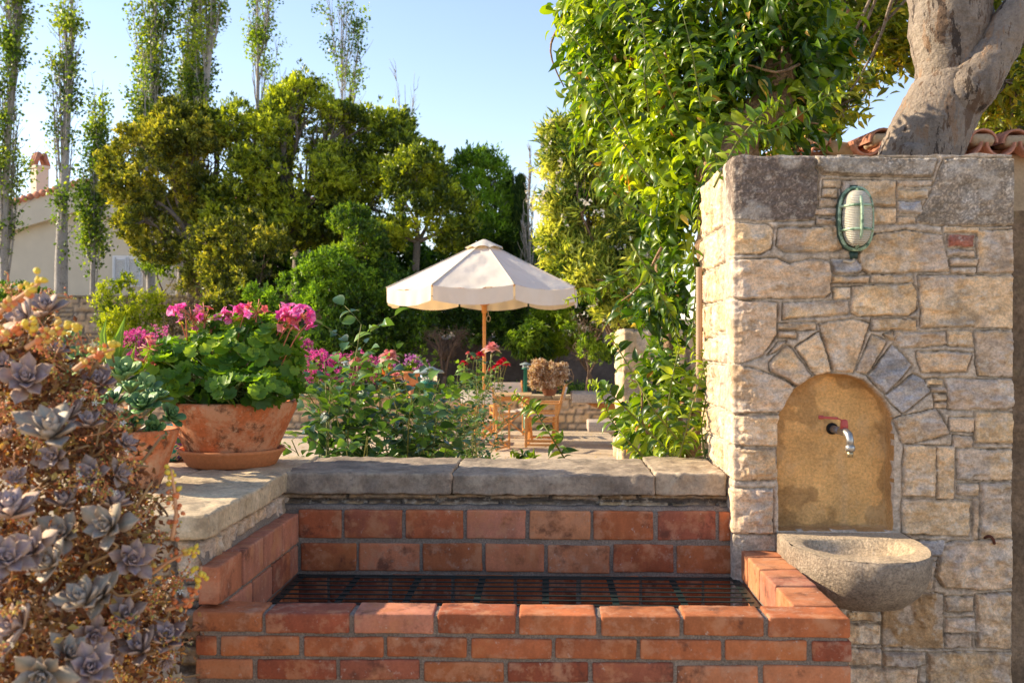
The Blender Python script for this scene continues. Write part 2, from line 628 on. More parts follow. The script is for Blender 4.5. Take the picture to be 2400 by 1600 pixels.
# ------------------------------------------------------------------ stone pillar with niche
PY = 3.20                                   # front face
PX0, PX1 = float(at(1722, 700, PY)[0]), float(at(2370, 700, PY)[0])
PTOP = 2.125
PD = .62


def pz(px, py):
    p = at(px, py, PY)
    return (float(p[0]) - PX0, float(p[2]))


def rc(x0, y0, x1, y1):
    return [(x0, y0), (x1, y0), (x1, y1), (x0, y1)]


stones_px = [
    ([(1640, 362), (1841, 361), (1906, 367), (1911, 397), (1917, 406), (1915, 475), (1906, 515), (1841, 519), (1700, 516), (1640, 500)], 'dark'),
    ([(1911, 366), (2000, 367), (2198, 373), (2179, 416), (2000, 413), (1926, 408), (1912, 392)], 'speck'),
    ([(2211, 372), (2377, 373), (2377, 529), (2201, 530), (2145, 520), (2180, 450)], 'speck'),
    (rc(1928, 423, 1969, 440), None), (rc(1927, 444, 1961, 464), None), (rc(1920, 468, 1964, 484), None), (rc(1909, 490, 1963, 505), None), (rc(1911, 512, 1970, 525), None),
    (rc(1972, 423, 2098, 484), None), (rc(1966, 488, 2098, 524), None),
    (rc(2100, 424, 2182, 437), None), (rc(2102, 446, 2172, 466), None), (rc(2103, 473, 2156, 500), 'blue'), (rc(2100, 510, 2143, 525), None),
    ([(1650, 520), (1727, 523), (1796, 526), (1811, 540), (1807, 582), (1781, 596), (1728, 595), (1660, 592)], None),
    ([(1823, 535), (1990, 530), (1992, 571), (1952, 589), (1836, 592), (1820, 575)], None),
    ([(1670, 604), (1728, 609), (1818, 606), (1848, 619), (1903, 608), (1939, 612), (1946, 640), (1947, 683), (1930, 698), (1728, 700), (1670, 694)], None),
    ([(1946, 607), (2006, 607), (2017, 627), (2015, 638), (1952, 642)], 'blue'),
    (rc(1948, 647, 2034, 663), None), (rc(2037, 645, 2138, 662), None), (rc(1952, 674, 1991, 702), None),
    ([(1995, 671), (2134, 663), (2147, 683), (2146, 725), (2125, 740), (2010, 741), (1993, 733)], None),
    ([(2010, 595), (2050, 548), (2120, 540), (2207, 552), (2224, 636), (2030, 641), (2016, 633)], None),
    (rc(2207, 532, 2290, 545), None), (rc(2220, 550, 2281, 579), 'brick'), (rc(2219, 586, 2281, 600), None), (rc(2224, 606, 2287, 622), None), (rc(2228, 627, 2286, 641), None),
    ([(2287, 540), (2378, 540), (2378, 640), (2290, 640)], None),
    ([(2150, 646), (2372, 647), (2374, 768), (2158, 766)], None),
    (rc(2040, 748, 2147, 774), None),
    ([(2096, 779), (2215, 778), (2215, 808), (2105, 814), (2096, 808)], None), (rc(2219, 776, 2279, 811), None),
    ([(2284, 774), (2378, 776), (2375, 882), (2292, 879), (2285, 854)], None),
    ([(2070, 783), (2094, 777), (2094, 799), (2085, 798)], None),
    ([(2150, 822), (2274, 827), (2265, 871), (2161, 872), (2147, 836)], None),
    ([(2212, 886), (2366, 888), (2374, 900), (2373, 952), (2355, 959), (2219, 959), (2219, 910)], None),
    (rc(2170, 888, 2209, 901), None), (rc(2180, 907, 2215, 919), None), (rc(2188, 923, 2216, 939), None), (rc(2189, 942, 2215, 956), None),
    (rc(2283, 966, 2373, 1037), None), (rc(2222, 980, 2281, 1010), None), (rc(2232, 1020, 2277, 1047), None), (rc(2241, 1051, 2370, 1124), None),
    (rc(2243, 1132, 2292, 1159), None), (rc(2297, 1131, 2368, 1260), None), (rc(2278, 1163, 2291, 1264), None),
    ([(2116, 1043), (2192, 1045), (2190, 1163), (2114, 1160)], None), (rc(2193, 1045, 2235, 1167), None),
    ([(2112, 1166), (2272, 1171), (2268, 1255), (2112, 1249)], None),
    (rc(2134, 1265, 2212, 1300), 'blue'), ([(2160, 1315), (2192, 1315), (2184, 1380), (2140, 1378)], None), (rc(2090, 1262, 2130, 1310), None),
    ([(2212, 1274), (2240, 1266), (2370, 1263), (2370, 1375), (2303, 1380), (2210, 1373), (2192, 1346), (2195, 1310)], None),
    ([(2150, 1385), (2208, 1391), (2208, 1516), (2068, 1513), (2066, 1432), (2110, 1385)], 'ochre'),
    (rc(2213, 1396, 2278, 1430), None), (rc(2213, 1446, 2284, 1480), None), (rc(2214, 1484, 2275, 1516), None),
    ([(2283, 1390), (2368, 1385), (2366, 1518), (2287, 1516)], None),
    (rc(1985, 1430, 2062, 1453), None), (rc(1985, 1461, 2062, 1507), None), (rc(1985, 1518, 2064, 1556), None), (rc(2068, 1526, 2168, 1559), None),
    (rc(2173, 1527, 2368, 1640), None), (rc(1985, 1562, 2150, 1640), None),
    ([(1640, 700), (1727, 702), (1821, 710), (1819, 785), (1783, 835), (1727, 852), (1640, 830)], None),
    ([(1796, 833), (1823, 802), (1841, 800), (1825, 818)], None),
    ([(1680, 855), (1727, 854), (1783, 867), (1864, 906), (1832, 964), (1727, 969), (1680, 965)], None),
    ([(1801, 850), (1841, 810), (1854, 814), (1902, 881), (1870, 906), (1805, 868)], None),
    ([(1863, 812), (1917, 780), (1928, 805), (1946, 870), (1910, 882)], None),
    ([(1918, 760), (1997, 747), (2036, 759), (2019, 805), (1997, 872), (1951, 870)], 'ochre'),
    ([(2042, 783), (2077, 798), (2056, 836), (2029, 878), (2004, 868)], None),
    ([(2089, 807), (2135, 856), (2074, 924), (2033, 882)], 'blue'),
    ([(2138, 876), (2165, 888), (2179, 917), (2114, 970), (2072, 928)], 'blue'),
    ([(2092, 982), (2192, 957), (2224, 1016), (2130, 1040), (2112, 1036)], None),
    ([(1640, 972), (1727, 973), (1829, 972), (1822, 1045), (1640, 1040)], None),
    ([(1660, 1047), (1819, 1050), (1819, 1123), (1726, 1125), (1660, 1120)], None),
    ([(1680, 1144), (1811, 1144), (1811, 1250), (1680, 1248)], None),
    ([(1833, 709), (1987, 705), (1987, 735), (1835, 748)], None), (rc(1823, 757, 1910, 773), None), (rc(1820, 778, 1866, 792), None),
]
# lighter voussoir: keystone tan rather than ochre
stones = [([pz(x, y) for x, y in poly], ty) for poly, ty in stones_px]
stones[[i for i, s in enumerate(stones_px) if s[0][0] == (1918, 760)][0]] = (stones[[i for i, s in enumerate(stones_px) if s[0][0] == (1918, 760)][0]][0], None)
PW = PX1 - PX0
# side face stones behind the quoins, u < 0 ; lower hidden part gets plain courses
edges_z = [2.13, 1.925, 1.80, 1.68, 1.475, 1.325, 1.225, 1.13, .97]
lr = np.random.default_rng(5)
for k in range(len(edges_z) - 1):
    z1, z0 = edges_z[k] - .006, edges_z[k + 1] + .006
    u = -lr.uniform(.10, .19)
    first = u
    while u > -PD:
        w = lr.uniform(.05, .2)
        if lr.random() < .5 and z1 - z0 > .12:
            zm = z0 + (z1 - z0) * lr.uniform(.35, .65)
            stones.append(([(u - w + .006, z0), (u - .006, z0), (u - .006, zm - .006), (u - w + .006, zm - .006)], None))
            stones.append(([(u - w + .006, zm + .006), (u - .006, zm + .006), (u - .006, z1), (u - w + .006, z1)], None))
        else:
            stones.append(([(u - w + .006, z0), (u - .006, z0), (u - .006, z1), (u - w + .006, z1)], None))
        u -= w
stones += courses(-PD, PW, 0, .475, 3)

us = np.concatenate([np.linspace(-PD, -.012, 120), np.linspace(-.009, .009, 7), np.linspace(.012, PW, 300)])
vs = np.concatenate([np.linspace(0, .44, 24)[:-1], np.linspace(.44, PTOP, 560)])
NU, NV = len(us), len(vs)
UU, VV = [a.ravel() for a in np.meshgrid(us, vs, indexing='ij')]
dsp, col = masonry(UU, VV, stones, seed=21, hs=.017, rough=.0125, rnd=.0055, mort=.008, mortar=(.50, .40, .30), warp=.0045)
# niche: arch outline in (u, z)
nx0, nx1 = pz(1820, 1000)[0], pz(2094, 1000)[0]
nzb, nzt = pz(1900, 1243)[1], pz(1950, 873)[1]
ncx, nrx = (nx0 + nx1) / 2, (nx1 - nx0) / 2
nzs = nzt - nrx * 1.02
ang = np.linspace(0, math.pi, 24)
narch = [(nx0 + .004, nzb), (nx1 - .004, nzb)] + [(ncx + nrx * math.cos(a), nzs + (nzt - nzs) * math.sin(a)) for a in ang]
Pw = np.stack([UU, VV], 1) + np.stack([(fbm(np.stack([UU, VV, UU * 0], 1), 25, 2, 61) - .5), (fbm(np.stack([UU, VV, UU * 0], 1), 25, 2, 62) - .5)], 1) * .006
nd = seg_dist(Pw, narch)
inside = nd > 0
dsp = np.where(inside, -.062 * sst(nd / .007) + (fbm(np.stack([UU, VV, UU * 0], 1), 30, 3, 64) - .5) * .008 + dsp * (1 - sst(nd / .004)), dsp)
t = sst((UU + .005) / .010)                 # 0 on the side face, 1 on the front
nrm = unit(np.stack([-(1 - t), -t, np.zeros_like(t)], 1))
base = np.stack([PX0 + np.maximum(UU, 0), PY + np.maximum(-UU, 0), VV], 1)
topw = sst((PTOP - VV) / .012)
dd = dsp * (.35 + .65 * topw) * (.4 + .6 * np.where(UU < 0, sst((-UU - .04) / .08) * .5, sst(UU / .025))) + .002
Vp = base + nrm * dd[:, None]
Vp[:, 2] += (VV > PTOP - .004) * ((fbm(base, 18, 3, 4) - .5) * .018)
Fp = gridF(NU, NV)
fin = inside[Fp].all(1)
pillar = thing('stone_pillar', (PX0 + PW / 2, PY + PD / 2, 0), 'tall pale limestone pillar with an arched ochre niche above the stone basin', 'pillar')
mk('masonry', Vp, Fp[~fin], M_STONE, pillar, True, col=col)
n3 = np.stack([UU, VV, UU * 0], 1)
ncol = np.array([.76, .44, .165])[None] * (.72 + .56 * fbm(n3, 9, 4, 71)[:, None])
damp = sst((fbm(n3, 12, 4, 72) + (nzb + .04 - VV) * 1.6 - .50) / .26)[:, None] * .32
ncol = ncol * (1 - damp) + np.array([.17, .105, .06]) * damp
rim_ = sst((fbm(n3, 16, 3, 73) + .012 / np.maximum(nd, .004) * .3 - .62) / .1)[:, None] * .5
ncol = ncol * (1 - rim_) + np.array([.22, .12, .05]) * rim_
drip = (np.exp(-((UU - (at(1988, 1000, PY)[0] - PX0) + (fbm(n3, 12, 2, 74) - .5) * .03) / .014) ** 2) * sst((1.24 - VV) / .05) * .14)[:, None]
ncol = ncol * (1 - drip) + np.array([.62, .50, .36]) * drip
keep = np.unique(Fp[fin]); remap = np.zeros(len(Vp), int); remap[keep] = np.arange(len(keep))
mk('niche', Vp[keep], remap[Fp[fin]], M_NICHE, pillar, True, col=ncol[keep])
core = MB()
core.rbox((PX0 + .01, PY + .08, 0), (PX1 + .0, PY + PD, PTOP - .008), .02, .06, .006, 12, (.42, .33, .24), 4, .2)
core.rbox((PX1 - .035, PY + .004, 0), (PX1 + .004, PY + .085, PTOP - .012), .006, .02, .005, 25, (.42, .33, .24), 6, .2)
core.build('rear_masonry', M_STONE, pillar, True)
mb = MB()                                   # small rusty iron stub set in the joint, right of the basin
p = at(2315, 1258, PY)
a = np.linspace(0, 1, 10)
mb.tube(np.stack([p[0] + .03 * a - .015, p[1] - .012 - .022 * np.sin(a * math.pi), p[2] - .006 * a + .01 * np.sin(a * 5)], 1), .0045, 8, (.10, .03, .015))
mb.build('iron_hook', surf('rusty_iron', None, .7, 60, .3, 0, 0, .3, 200, .002), pillar, True)

# ------------------------------------------------------------------ rough rendered wall to the right of the pillar
def rough_wall(name, x0, x1, y, z0, z1, thick, mat, label, step=.02, amp=.02, fr=14, seed=0, tx=None):
    nu, nv = max(int((x1 - x0) / step), 2), max(int((z1 - z0) / step), 2)
    U, W = [q.ravel() for q in np.meshgrid(np.linspace(x0, x1, nu), np.linspace(z0, z1, nv), indexing='ij')]
    P = np.stack([U, np.full_like(U, y), W], 1)
    P[:, 1] -= (fbm(P, fr, 4, seed) - .5) * amp * 2
    F = gridF(nu, nv)
    m2 = MB()
    m2.add(P, F, (.5, .5, .5))
    m2.box((x0, y + amp * .8, z0), (x1, y + thick, z1))
    o = m2.build(name, mat, None, True)
    return tag(o, label, 'wall')


rough_wall('rendered_wall', PX1 + .012, 4.4, PY + .14, 0, 1.97, .3, M_RENDER, 'coarse brown rendered wall running right from the niche pillar', seed=3)

# ------------------------------------------------------------------ low stone walls with coping
ZC = 1.128
RW_Y = 3.30
rear = thing('low_stone_wall', (-.1, 3.5, 0), 'low stone wall with weathered grey coping slabs behind the brick grill', 'wall')
cb = [at(664, 1115, 3.27)[0], at(1058, 1115, 3.27)[0], at(1535, 1115, 3.27)[0], PX0 - .012]
tones = [(.29, .225, .165), (.31, .245, .18), (.38, .30, .21)]
m_ = MB()
for k in range(3):
    m_.rbox((cb[k] + .001, 3.262 + .006 * k, ZC - .068), (cb[k + 1] - .001, 3.73, ZC - (0, .003, -.004)[k]), .007, .008, .0085, 26, tones[k], 31 + k, .5, tilt=.002)
m_.build('coping', M_COPE, rear, True)
MB().rbox((cb[0], 3.285, ZC - .06), (cb[3] + .03, 3.72, ZC - .009), .006, .03, .003, 40, (.3, .25, .2), 3, .2).build('coping_joints', M_MORTAR, rear, True)
uu, vv = [q.ravel() for q in np.meshgrid(np.linspace(-1.0, PX0, 420), np.linspace(.5, ZC - .05, 110), indexing='ij')]
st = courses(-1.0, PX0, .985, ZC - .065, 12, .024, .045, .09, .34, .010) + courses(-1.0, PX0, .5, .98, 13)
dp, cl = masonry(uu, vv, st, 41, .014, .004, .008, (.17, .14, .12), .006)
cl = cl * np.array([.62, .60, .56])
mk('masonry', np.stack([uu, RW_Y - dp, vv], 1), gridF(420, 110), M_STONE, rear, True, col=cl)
m_ = MB().rbox((-.99, RW_Y + .01, 0), (PX0 - .004, 3.70, ZC - .06), .02, .1, .01, 8, (.35, .28, .2), 3, .2)
m_.build('rear_masonry', M_STONE, rear, True)

left = thing('low_stone_wall', (-1.3, 3.1, 0), 'low stone wall with sunlit sandy coping carrying the terracotta bowls', 'wall')
LX, LYE = -.838, 2.47
m_ = MB()
m_.rbox((LX - .30, 2.47, ZC - .062), (LX + .012, 3.04, ZC), .008, .010, .008, 24, (.56, .43, .27), 51, .2)
m_.rbox((LX - .30, 3.045, ZC - .064), (LX + .004, 3.74, ZC + .002), .008, .010, .008, 24, (.54, .42, .27), 52, .2)
m_.rbox((LX - .66, 2.45, ZC - .062), (LX - .303, 3.15, ZC - .003), .008, .012, .008, 24, (.48, .38, .25), 53, .2)
m_.rbox((LX - .70, 3.155, ZC - .062), (LX - .303, 3.9, ZC), .008, .012, .008, 24, (.47, .37, .26), 54, .2)
m_.rbox((LX - 1.15, 2.45, ZC - .062), (LX - .664, 3.3, ZC - .002), .012, .02, .006, 18, (.44, .36, .25), 55, .2)
m_.rbox((LX - 1.15, 3.3, ZC - .062), (LX - .704, 3.9, ZC - .001), .012, .02, .006, 18, (.46, .36, .25), 56, .2)
m_.build('coping', M_COPE, left, True)
# wrapped face: u<0 end face (towards the camera), u>0 inner face
us = np.concatenate([np.linspace(-.9, -.01, 200), np.linspace(-.007, .007, 5), np.linspace(.01, 1.0, 230)])
vs = np.concatenate([np.linspace(0, .45, 20)[:-1], np.linspace(.45, ZC - .05, 190)])
UU, VV = [q.ravel() for q in np.meshgrid(us, vs, indexing='ij')]
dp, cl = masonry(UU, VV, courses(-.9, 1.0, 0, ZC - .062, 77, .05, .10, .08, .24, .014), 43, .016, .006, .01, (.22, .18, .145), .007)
t = sst((UU + .008) / .016)
nr = unit(np.stack([t, -(1 - t), t * 0], 1))
bs = np.stack([LX - .015 - np.maximum(-UU, 0), LYE + .02 + np.maximum(UU, 0), VV], 1)
mk('masonry', bs + nr * dp[:, None], gridF(len(us), len(vs)), M_STONE, left, True, col=cl * .92)
m_ = MB().rbox((LX - 1.14, LYE + .06, 0), (LX - .03, 3.88, ZC - .055), .02, .1, .01, 8, (.35, .28, .2), 3, .2)
m_.build('rear_masonry', M_STONE, left, True)

# ------------------------------------------------------------------ brick barbecue
bbq = thing('brick_grill', (-.06, 2.8, 0), 'open red brick garden grill built into the corner of the stone walls', 'barbecue')
BX0, BX1 = -.84, .715
BY0, BY1 = 2.425, 2.53
IX0, IX1 = -.79, .603
BYB = 3.245
ZT = .904
REDS = [(.38, .098, .036), (.44, .125, .042), (.29, .070, .030), (.46, .16, .065), (.39, .108, .038), (.32, .092, .045), (.45, .135, .045)]
REDS = [tuple(v * q for v, q in zip(c, (.93, .98, 1.05))) for c in REDS]
PALES = [(.46, .19, .085), (.49, .17, .08), (.44, .17, .10)]
br = np.random.default_rng(9)


def brick(m, lo, hi, i, pal=REDS, tilt=.006, r=.005):
    c = np.array(pal[br.integers(len(pal))]) * br.uniform(.85, 1.18)
    off = br.normal(size=3) * np.array([.0012, .0012, .0012])
    m.rbox(np.array(lo) + off, np.array(hi) + off, r, .016, .0022, 26, c, int(i) + 100, .3, tilt=tilt)


fw, mw = MB(), MB()
nb = 0
for r_ in range(15):
    z1 = ZT - r_ * .0572
    z0 = z1 - .0475
    if z0 < 0: break
    if r_ == 0:
        cuts = [449, 617, 823, 1019, 1212, 1403, 1598, 1796, 1992]
        xs = [at(c, 1440, BY0)[0] for c in cuts]
    else:
        L = .2005
        off = [0, .055, .142, .02, .11][r_ % 5]
        xs = [BX0] + [BX0 + off + k * L for k in range(0 if off > .03 else 1, 9) if BX0 + off + k * L < BX1 - .03] + [BX1]
    for a_, b_ in zip(xs[:-1], xs[1:]):
        nb += 1
        pal = PALES if (r_ == 0 and br.random() < .2) else REDS
        brick(fw, (a_ + (.005 if a_ > BX0 + .01 else 0), BY0, z0), (b_ - (.005 if b_ < BX1 - .01 else 0), BY1 - .002, z1), nb, pal)
fw.build('front_brickwork', M_BRICK, bbq, True)
mw.rbox((BX0 + .006, BY0 + .007, 0), (BX1 - .006, BY1 - .008, ZT - .006), .004, .012, .003, 60, (.3, .25, .21), 2, .3)
mw.rbox((BX0 + .004, BYB + .004, .5), (PX0 + .02, BYB + .052, 1.008), .004, .012, .003, 60, (.3, .25, .21), 3, .3)
mw.rbox((BX0 - .01, BY1 - .03, .5), (IX0 - .007, BYB, 1.0), .004, .012, .003, 60, (.3, .25, .21), 4, .3)
mw.rbox((IX1 + .007, BY1 - .02, 0), (BX1 - .007, PY + .03, ZT - .007), .004, .012, .003, 60, (.3, .25, .21), 5, .3)
mw.rbox((IX0 - .01, BY1 - .02, .50), (IX1 + .02, BYB + .02, .66), .004, .03, .006, 30, (.50, .43, .38), 6, .4)
mw.rbox((LX - .02, BYB + .015, .985), (PX0 + .01, 3.31, 1.026), .012, .012, .008, 40, (.26, .22, .19), 8, .3)
# mortar fillet between the left brick lining and the stone wall
V, F = [], []
n_ = 60
for i in range(n_):
    y = 2.46 + (3.30 - 2.46) * i / (n_ - 1)
    for k in range(6):
        f = k / 5
        w = (fbm(np.array([[y * 5, k * .7, 1.]]), 3, 3, 5)[0] - .5) * .016
        V.append((IX0 - .046 - f * .022 + w * .4, y, 1.000 + f * .055 + w))
mw.add(V, gridF(n_, 6)[:, ::-1], (.26, .22, .19))
mw.build('mortar', M_MORTAR, bbq, True)
bw = MB()
for r_, (z1, hh, cuts) in enumerate([(1.014, .090, [694, 803, 947, 1090, 1236, 1387, 1535, 1680, 1716]),
                                   (.908, .088, [700, 838, 988, 1135, 1280, 1433, 1582, 1726]),
                                   (.808, .088, [692, 770, 915, 1062, 1208, 1355, 1500, 1648, 1726]),
                                   (.708, .088, [692, 850, 998, 1145, 1290, 1443, 1592, 1726]),
                                   (.608, .088, [692, 770, 915, 1062, 1208, 1355, 1500, 1648, 1726])]):
    xs = [at(c, 1200, BYB)[0] for c in cuts]
    for a_, b_ in zip(xs[:-1], xs[1:]):
        nb += 1
        pal = PALES if br.random() < .14 else REDS
        brick(bw, (a_ + .0055, BYB - .002, z1 - hh), (b_ - .0055, BYB + .05, z1), nb, pal)
bw.build('back_brickwork', M_BRICK, bbq, True)
lw = MB()
for r_, (z1, hh, o_) in enumerate([(1.004, .092, 0), (.904, .088, .09), (.805, .088, 0), (.706, .088, .1), (.607, .088, 0)]):
    ys = [2.445] + [2.445 + o_ + k * .2 for k in range(1 if o_ < .01 else 0, 5) if 2.445 + o_ + k * .2 < BYB - .03 and o_ + k * .2 > .02] + [BYB]
    if r_ > 0: ys = [max(y, BY1) for y in ys if y > BY1 - .19 or y == ys[0]]
    for a_, b_ in zip(ys[:-1], ys[1:]):
        if b_ - a_ < .02: continue
        nb += 1
        brick(lw, (IX0 - .05, a_ + .005, z1 - hh), (IX0, b_ - .005, z1), nb, REDS[3:] + PALES[1:])
lw.build('left_brickwork', M_BRICK, bbq, True)
rw = MB()
for r_, (z1, hh, ys) in enumerate([(ZT, .090, [2.532, 2.73, 2.93, 3.10, 3.215]), (ZT - .1, .088, [2.532, 2.63, 2.83, 3.03, 3.215]), (ZT - .2, .088, [2.532, 2.73, 2.93, 3.10, 3.215]), (ZT - .3, .088, [2.532, 2.63, 2.83, 3.03, 3.215])]):
    for a_, b_ in zip(ys[:-1], ys[1:]):
        nb += 1
        brick(rw, (IX1, a_ + .005, z1 - hh), (BX1 - .002, b_ - .005, z1), nb, PALES + REDS[3:4])
rw.build('right_brickwork', M_BRICK, bbq, True)

# grate
grate = thing('grill_grate', (-.09, 2.9, .80), 'long dark green iron grate lying across the brick grill', 'grate')
M_IRON = surf('dark_green_iron', (.008, .020, .018), .45, 30, .3, 0, 0, .2, 150, .001, spec=.5)
ZG = .809
m_ = MB()
gx0, gx1, gy0, gy1 = IX0 + .004, IX1 - .006, BY1 + .012, BYB - .012
for y in (gy0 + .01, gy1 - .008): m_.bar((gx0, y, ZG), (gx1, y, ZG), .016, .004)
for x in (gx0 + .012, gx1 - .012): m_.bar((x, gy0, ZG + .001), (x, gy1, ZG + .001), .024, .004)
m_.build('grate_frame', M_IRON, grate)
m_ = MB()
for k in range(14):
    y = gy0 + .06 + k * .053
    if y > gy1 - .03: break
    m_.bar((gx0 + .01, y, ZG + .004), (gx1 - .01, y, ZG + .004), .0095, .003)
m_.build('grate_bars', M_IRON, grate)
m_ = MB()
for c in (843, 985, 1133, 1279, 1427, 1571):
    x = at(c, 1350, 3.24)[0]
    m_.bar((x, gy0, ZG), (x, gy1, ZG), .020, .003)
m_.build('cross_bars', M_IRON, grate)

# ------------------------------------------------------------------ stone basin
bx0, bx1 = .705, 1.095
bcx = (bx0 + bx1) / 2
BZ = .962
NA = 72


def outline(sc=1.0, z=0, front=.455, flat=.16):
    """D-shaped plan: straight sides from the wall then a half ellipse; returns NA points"""
    w = (bx1 - bx0) / 2
    pts = []
    for i in range(NA):
        a = math.pi + math.pi * i / (NA - 1)
        x = math.copysign(abs(math.cos(a)) ** .82, math.cos(a)) * w
        y = -abs(math.sin(a)) ** .95 * (front - flat) - flat
        pts.append((bcx + x, PY + y))
    pts = [(bx0, PY + .01), (bx0, PY - flat * .5)] + pts + [(bx1, PY - flat * .5), (bx1, PY + .01)]
    return np.array(pts)


o0 = outline()
cen = np.array([bcx, PY - .12])
ell = lambda rx, ry, z: np.stack([bcx + .004 + rx * np.cos(np.linspace(math.pi, 2 * math.pi, len(o0))), PY - .212 + ry * np.sin(np.linspace(math.pi, 2 * math.pi, len(o0))), np.full(len(o0), z)], 1)
rings = []
for f, z in [(.02, .785), (.30, .786), (.52, .793), (.72, .811), (.86, .842), (.95, .875), (1.0, .91), (1.008, .945), (1.0, .957), (.985, BZ)]:
    q = cen + (o0 - cen) * np.array([min(1, f * 1.0), f])
    rings.append(np.column_stack([q, np.full(len(o0), z)]))
rings = np.array(rings)
mb = MB()
ko, no = rings.shape[:2]
V = rings.reshape(-1, 3)
I = np.arange(ko * no).reshape(ko, no)
F = np.stack([I[:-1, :-1], I[:-1, 1:], I[1:, 1:], I[1:, :-1]], -1).reshape(-1, 4)
V = V + (fbm(V, 26, 3, 3)[:, None] - .5) * .012 * np.array([1, 1, .3])
mb.add(V, F, (.33, .26, .19))  # shade of the outer side painted in as a darker stone colour
# top with bowl: polar grid from outline to inner ellipse to bottom
top = []
outer_full = np.vstack([o0])
th = np.arctan2((o0[:, 1] - (PY - .212)), (o0[:, 0] - bcx) / .8)
th = np.unwrap(th)
inner = lambda rx, ry, z: np.column_stack([bcx + rx * np.cos(th), PY - .212 + ry * np.sin(th), np.full(len(th), z)])
q = cen + (o0 - cen) * .985
top.append(np.column_stack([q, np.full(len(o0), BZ)]))
for rx, ry, z in [(.156, .158, BZ), (.148, .150, BZ - .006), (.133, .136, BZ - .03), (.102, .108, BZ - .065), (.06, .065, BZ - .085), (.01, .012, BZ - .09)]:
    top.append(inner(rx, ry, z))
top = np.array(top)
kt = len(top)
I = np.arange(kt * no).reshape(kt, no)
F = np.stack([I[:-1, :-1], I[:-1, 1:], I[1:, 1:], I[1:, :-1]], -1).reshape(-1, 4)
F2 = np.stack([I[:-1, -1], I[:-1, 0], I[1:, 0], I[1:, -1]], -1)
V = top.reshape(-1, 3)
V[:, 2] += (fbm(V, 30, 3, 8) - .5) * .006
mb.add(V, np.concatenate([F, F2]), (.54, .41, .27))  # sunlit look of the top painted in as a paler stone colour
basin = mb.build('stone_basin', M_BASIN, None, True)
tag(basin, 'half-round carved sandstone basin projecting from the wall below the tap', 'basin')

# ------------------------------------------------------------------ tap
tap = thing('water_tap', at(1955, 1010, PY + .06), 'small metal tap with a red lever handle in the ochre niche', 'tap')
M_ZINC = surf('worn_zinc', (.42, .41, .39), .38, 40, .2, 0, 0, .2, 120, .001, metal=.85, spec=.5)
M_BRASS = surf('dull_brass', (.42, .34, .2), .4, 40, .2, 0, 0, .2, 120, .001, metal=.8)
M_RED = surf('faded_red_paint', (.50, .09, .07), .45, 40, .12, 0, 0, .1, 60, .001)
M_BLACK = surf('hole_black', (.01, .01, .01), .7, 0, 0, 0, 0, 0)
tb = at(1950, 1004, PY + .062)
te = at(1985, 1014, PY - .075)
MB().lathe([(.0, 0), (.024, 0), (.022, .006), (.016, .008), (0, .008)], (0, 0, 0), 20)
m_ = MB(); m_.tube([tb, tb + (te - tb) * .08], [.019, .017], 16); m_.build('wall_hole_dark', M_BLACK, tap, True)  # black stub stands in for the darkness of the hole round the pipe
m_ = MB()
m_.tube([tb, tb + (te - tb) * .55], [.0115, .0115], 16)
m_.build('supply_pipe', surf('grey_pipe', (.28, .25, .24), .5, 40, .2, 0, 0, .2, 90, .001, metal=.5), tap, True)
m_ = MB()
P_ = [tb + (te - tb) * .5, tb + (te - tb) * .72, te + np.array([0, .012, .002]), te + np.array([.004, -.006, -.006]), te + np.array([.006, -.012, -.022]), te + np.array([.006, -.012, -.040])]
m_.tube(P_, [.0105, .0125, .012, .0118, .011, .0105], 16)
e_ = te + np.array([.006, -.012, -.036])
m_.tube([e_, e_ + [0, 0, -.004], e_ + [0, 0, -.014], e_ + [0, 0, -.018]], [.0125, .0148, .0148, .0125], 10)
m_.build('spout', M_ZINC, tap, True)
m_ = MB(); m_.tube([e_ + [0, 0, -.018], e_ + [0, 0, -.036]], [.0095, .0088], 14); m_.build('nozzle', M_BRASS, tap, True)
m_ = MB()
s_ = tb + (te - tb) * .78 + np.array([.002, 0, .008])
m_.tube([s_, s_ + [0, 0, .014], s_ + [0, 0, .026], s_ + [0, 0, .030]], [.012, .012, .0105, .006], 12)
m_.bar(s_ + [.002, 0, .024], s_ + [-.022, 0, .034], .013, .004)
m_.bar(s_ + [-.020, 0, .0335], s_ + [-.070, .004, .036], .014, .007)
m_.tube([s_ + [-.062, .004, .036], s_ + [-.076, .004, .0365]], [.0062, .0062], 10)
m_.build('lever_handle', M_RED, tap, True)

# ------------------------------------------------------------------ bulkhead lamp
lampc = at(1998, 516, PY - .005)
lamp = thing('wall_lamp', lampc, 'oval green caged bulkhead lamp with ribbed glass near the pillar top', 'lamp')
M_GREEN = surf('weathered_green_paint', (.11, .19, .12), .5, 30, .3, 0, 0, .2, 90, .001, patch=[((.40, .53, .36), 30, .43, .53, .85)])
M_DKGREEN = surf('dark_green_enamel', (.035, .07, .055), .45, 30, .3, 0, 0, .2, 90, .001)


def stadium(w, h, n=40, p=2.6):
    a = np.arange(n) * 2 * math.pi / n
    return np.stack([np.sign(np.cos(a)) * np.abs(np.cos(a)) ** (2 / p) * w, np.sign(np.sin(a)) * np.abs(np.sin(a)) ** (2 / p) * h], 1)


def oval_loft(secs, n=40, p=2.6, c=lampc):
    """secs: (half width, half height, distance out from wall)"""
    V = []
    for w, h, d in secs:
        s_ = stadium(w, h, n, p)
        V.append(np.column_stack([c[0] + s_[:, 0], np.full(n, c[1] - d), c[2] + s_[:, 1]]))
    V = np.concatenate(V)
    k = len(secs)
    I = np.arange(k * n).reshape(k, n); J = np.roll(I, -1, 1)
    return V, np.stack([I[:-1], J[:-1], J[1:], I[1:]], -1).reshape(-1, 4)


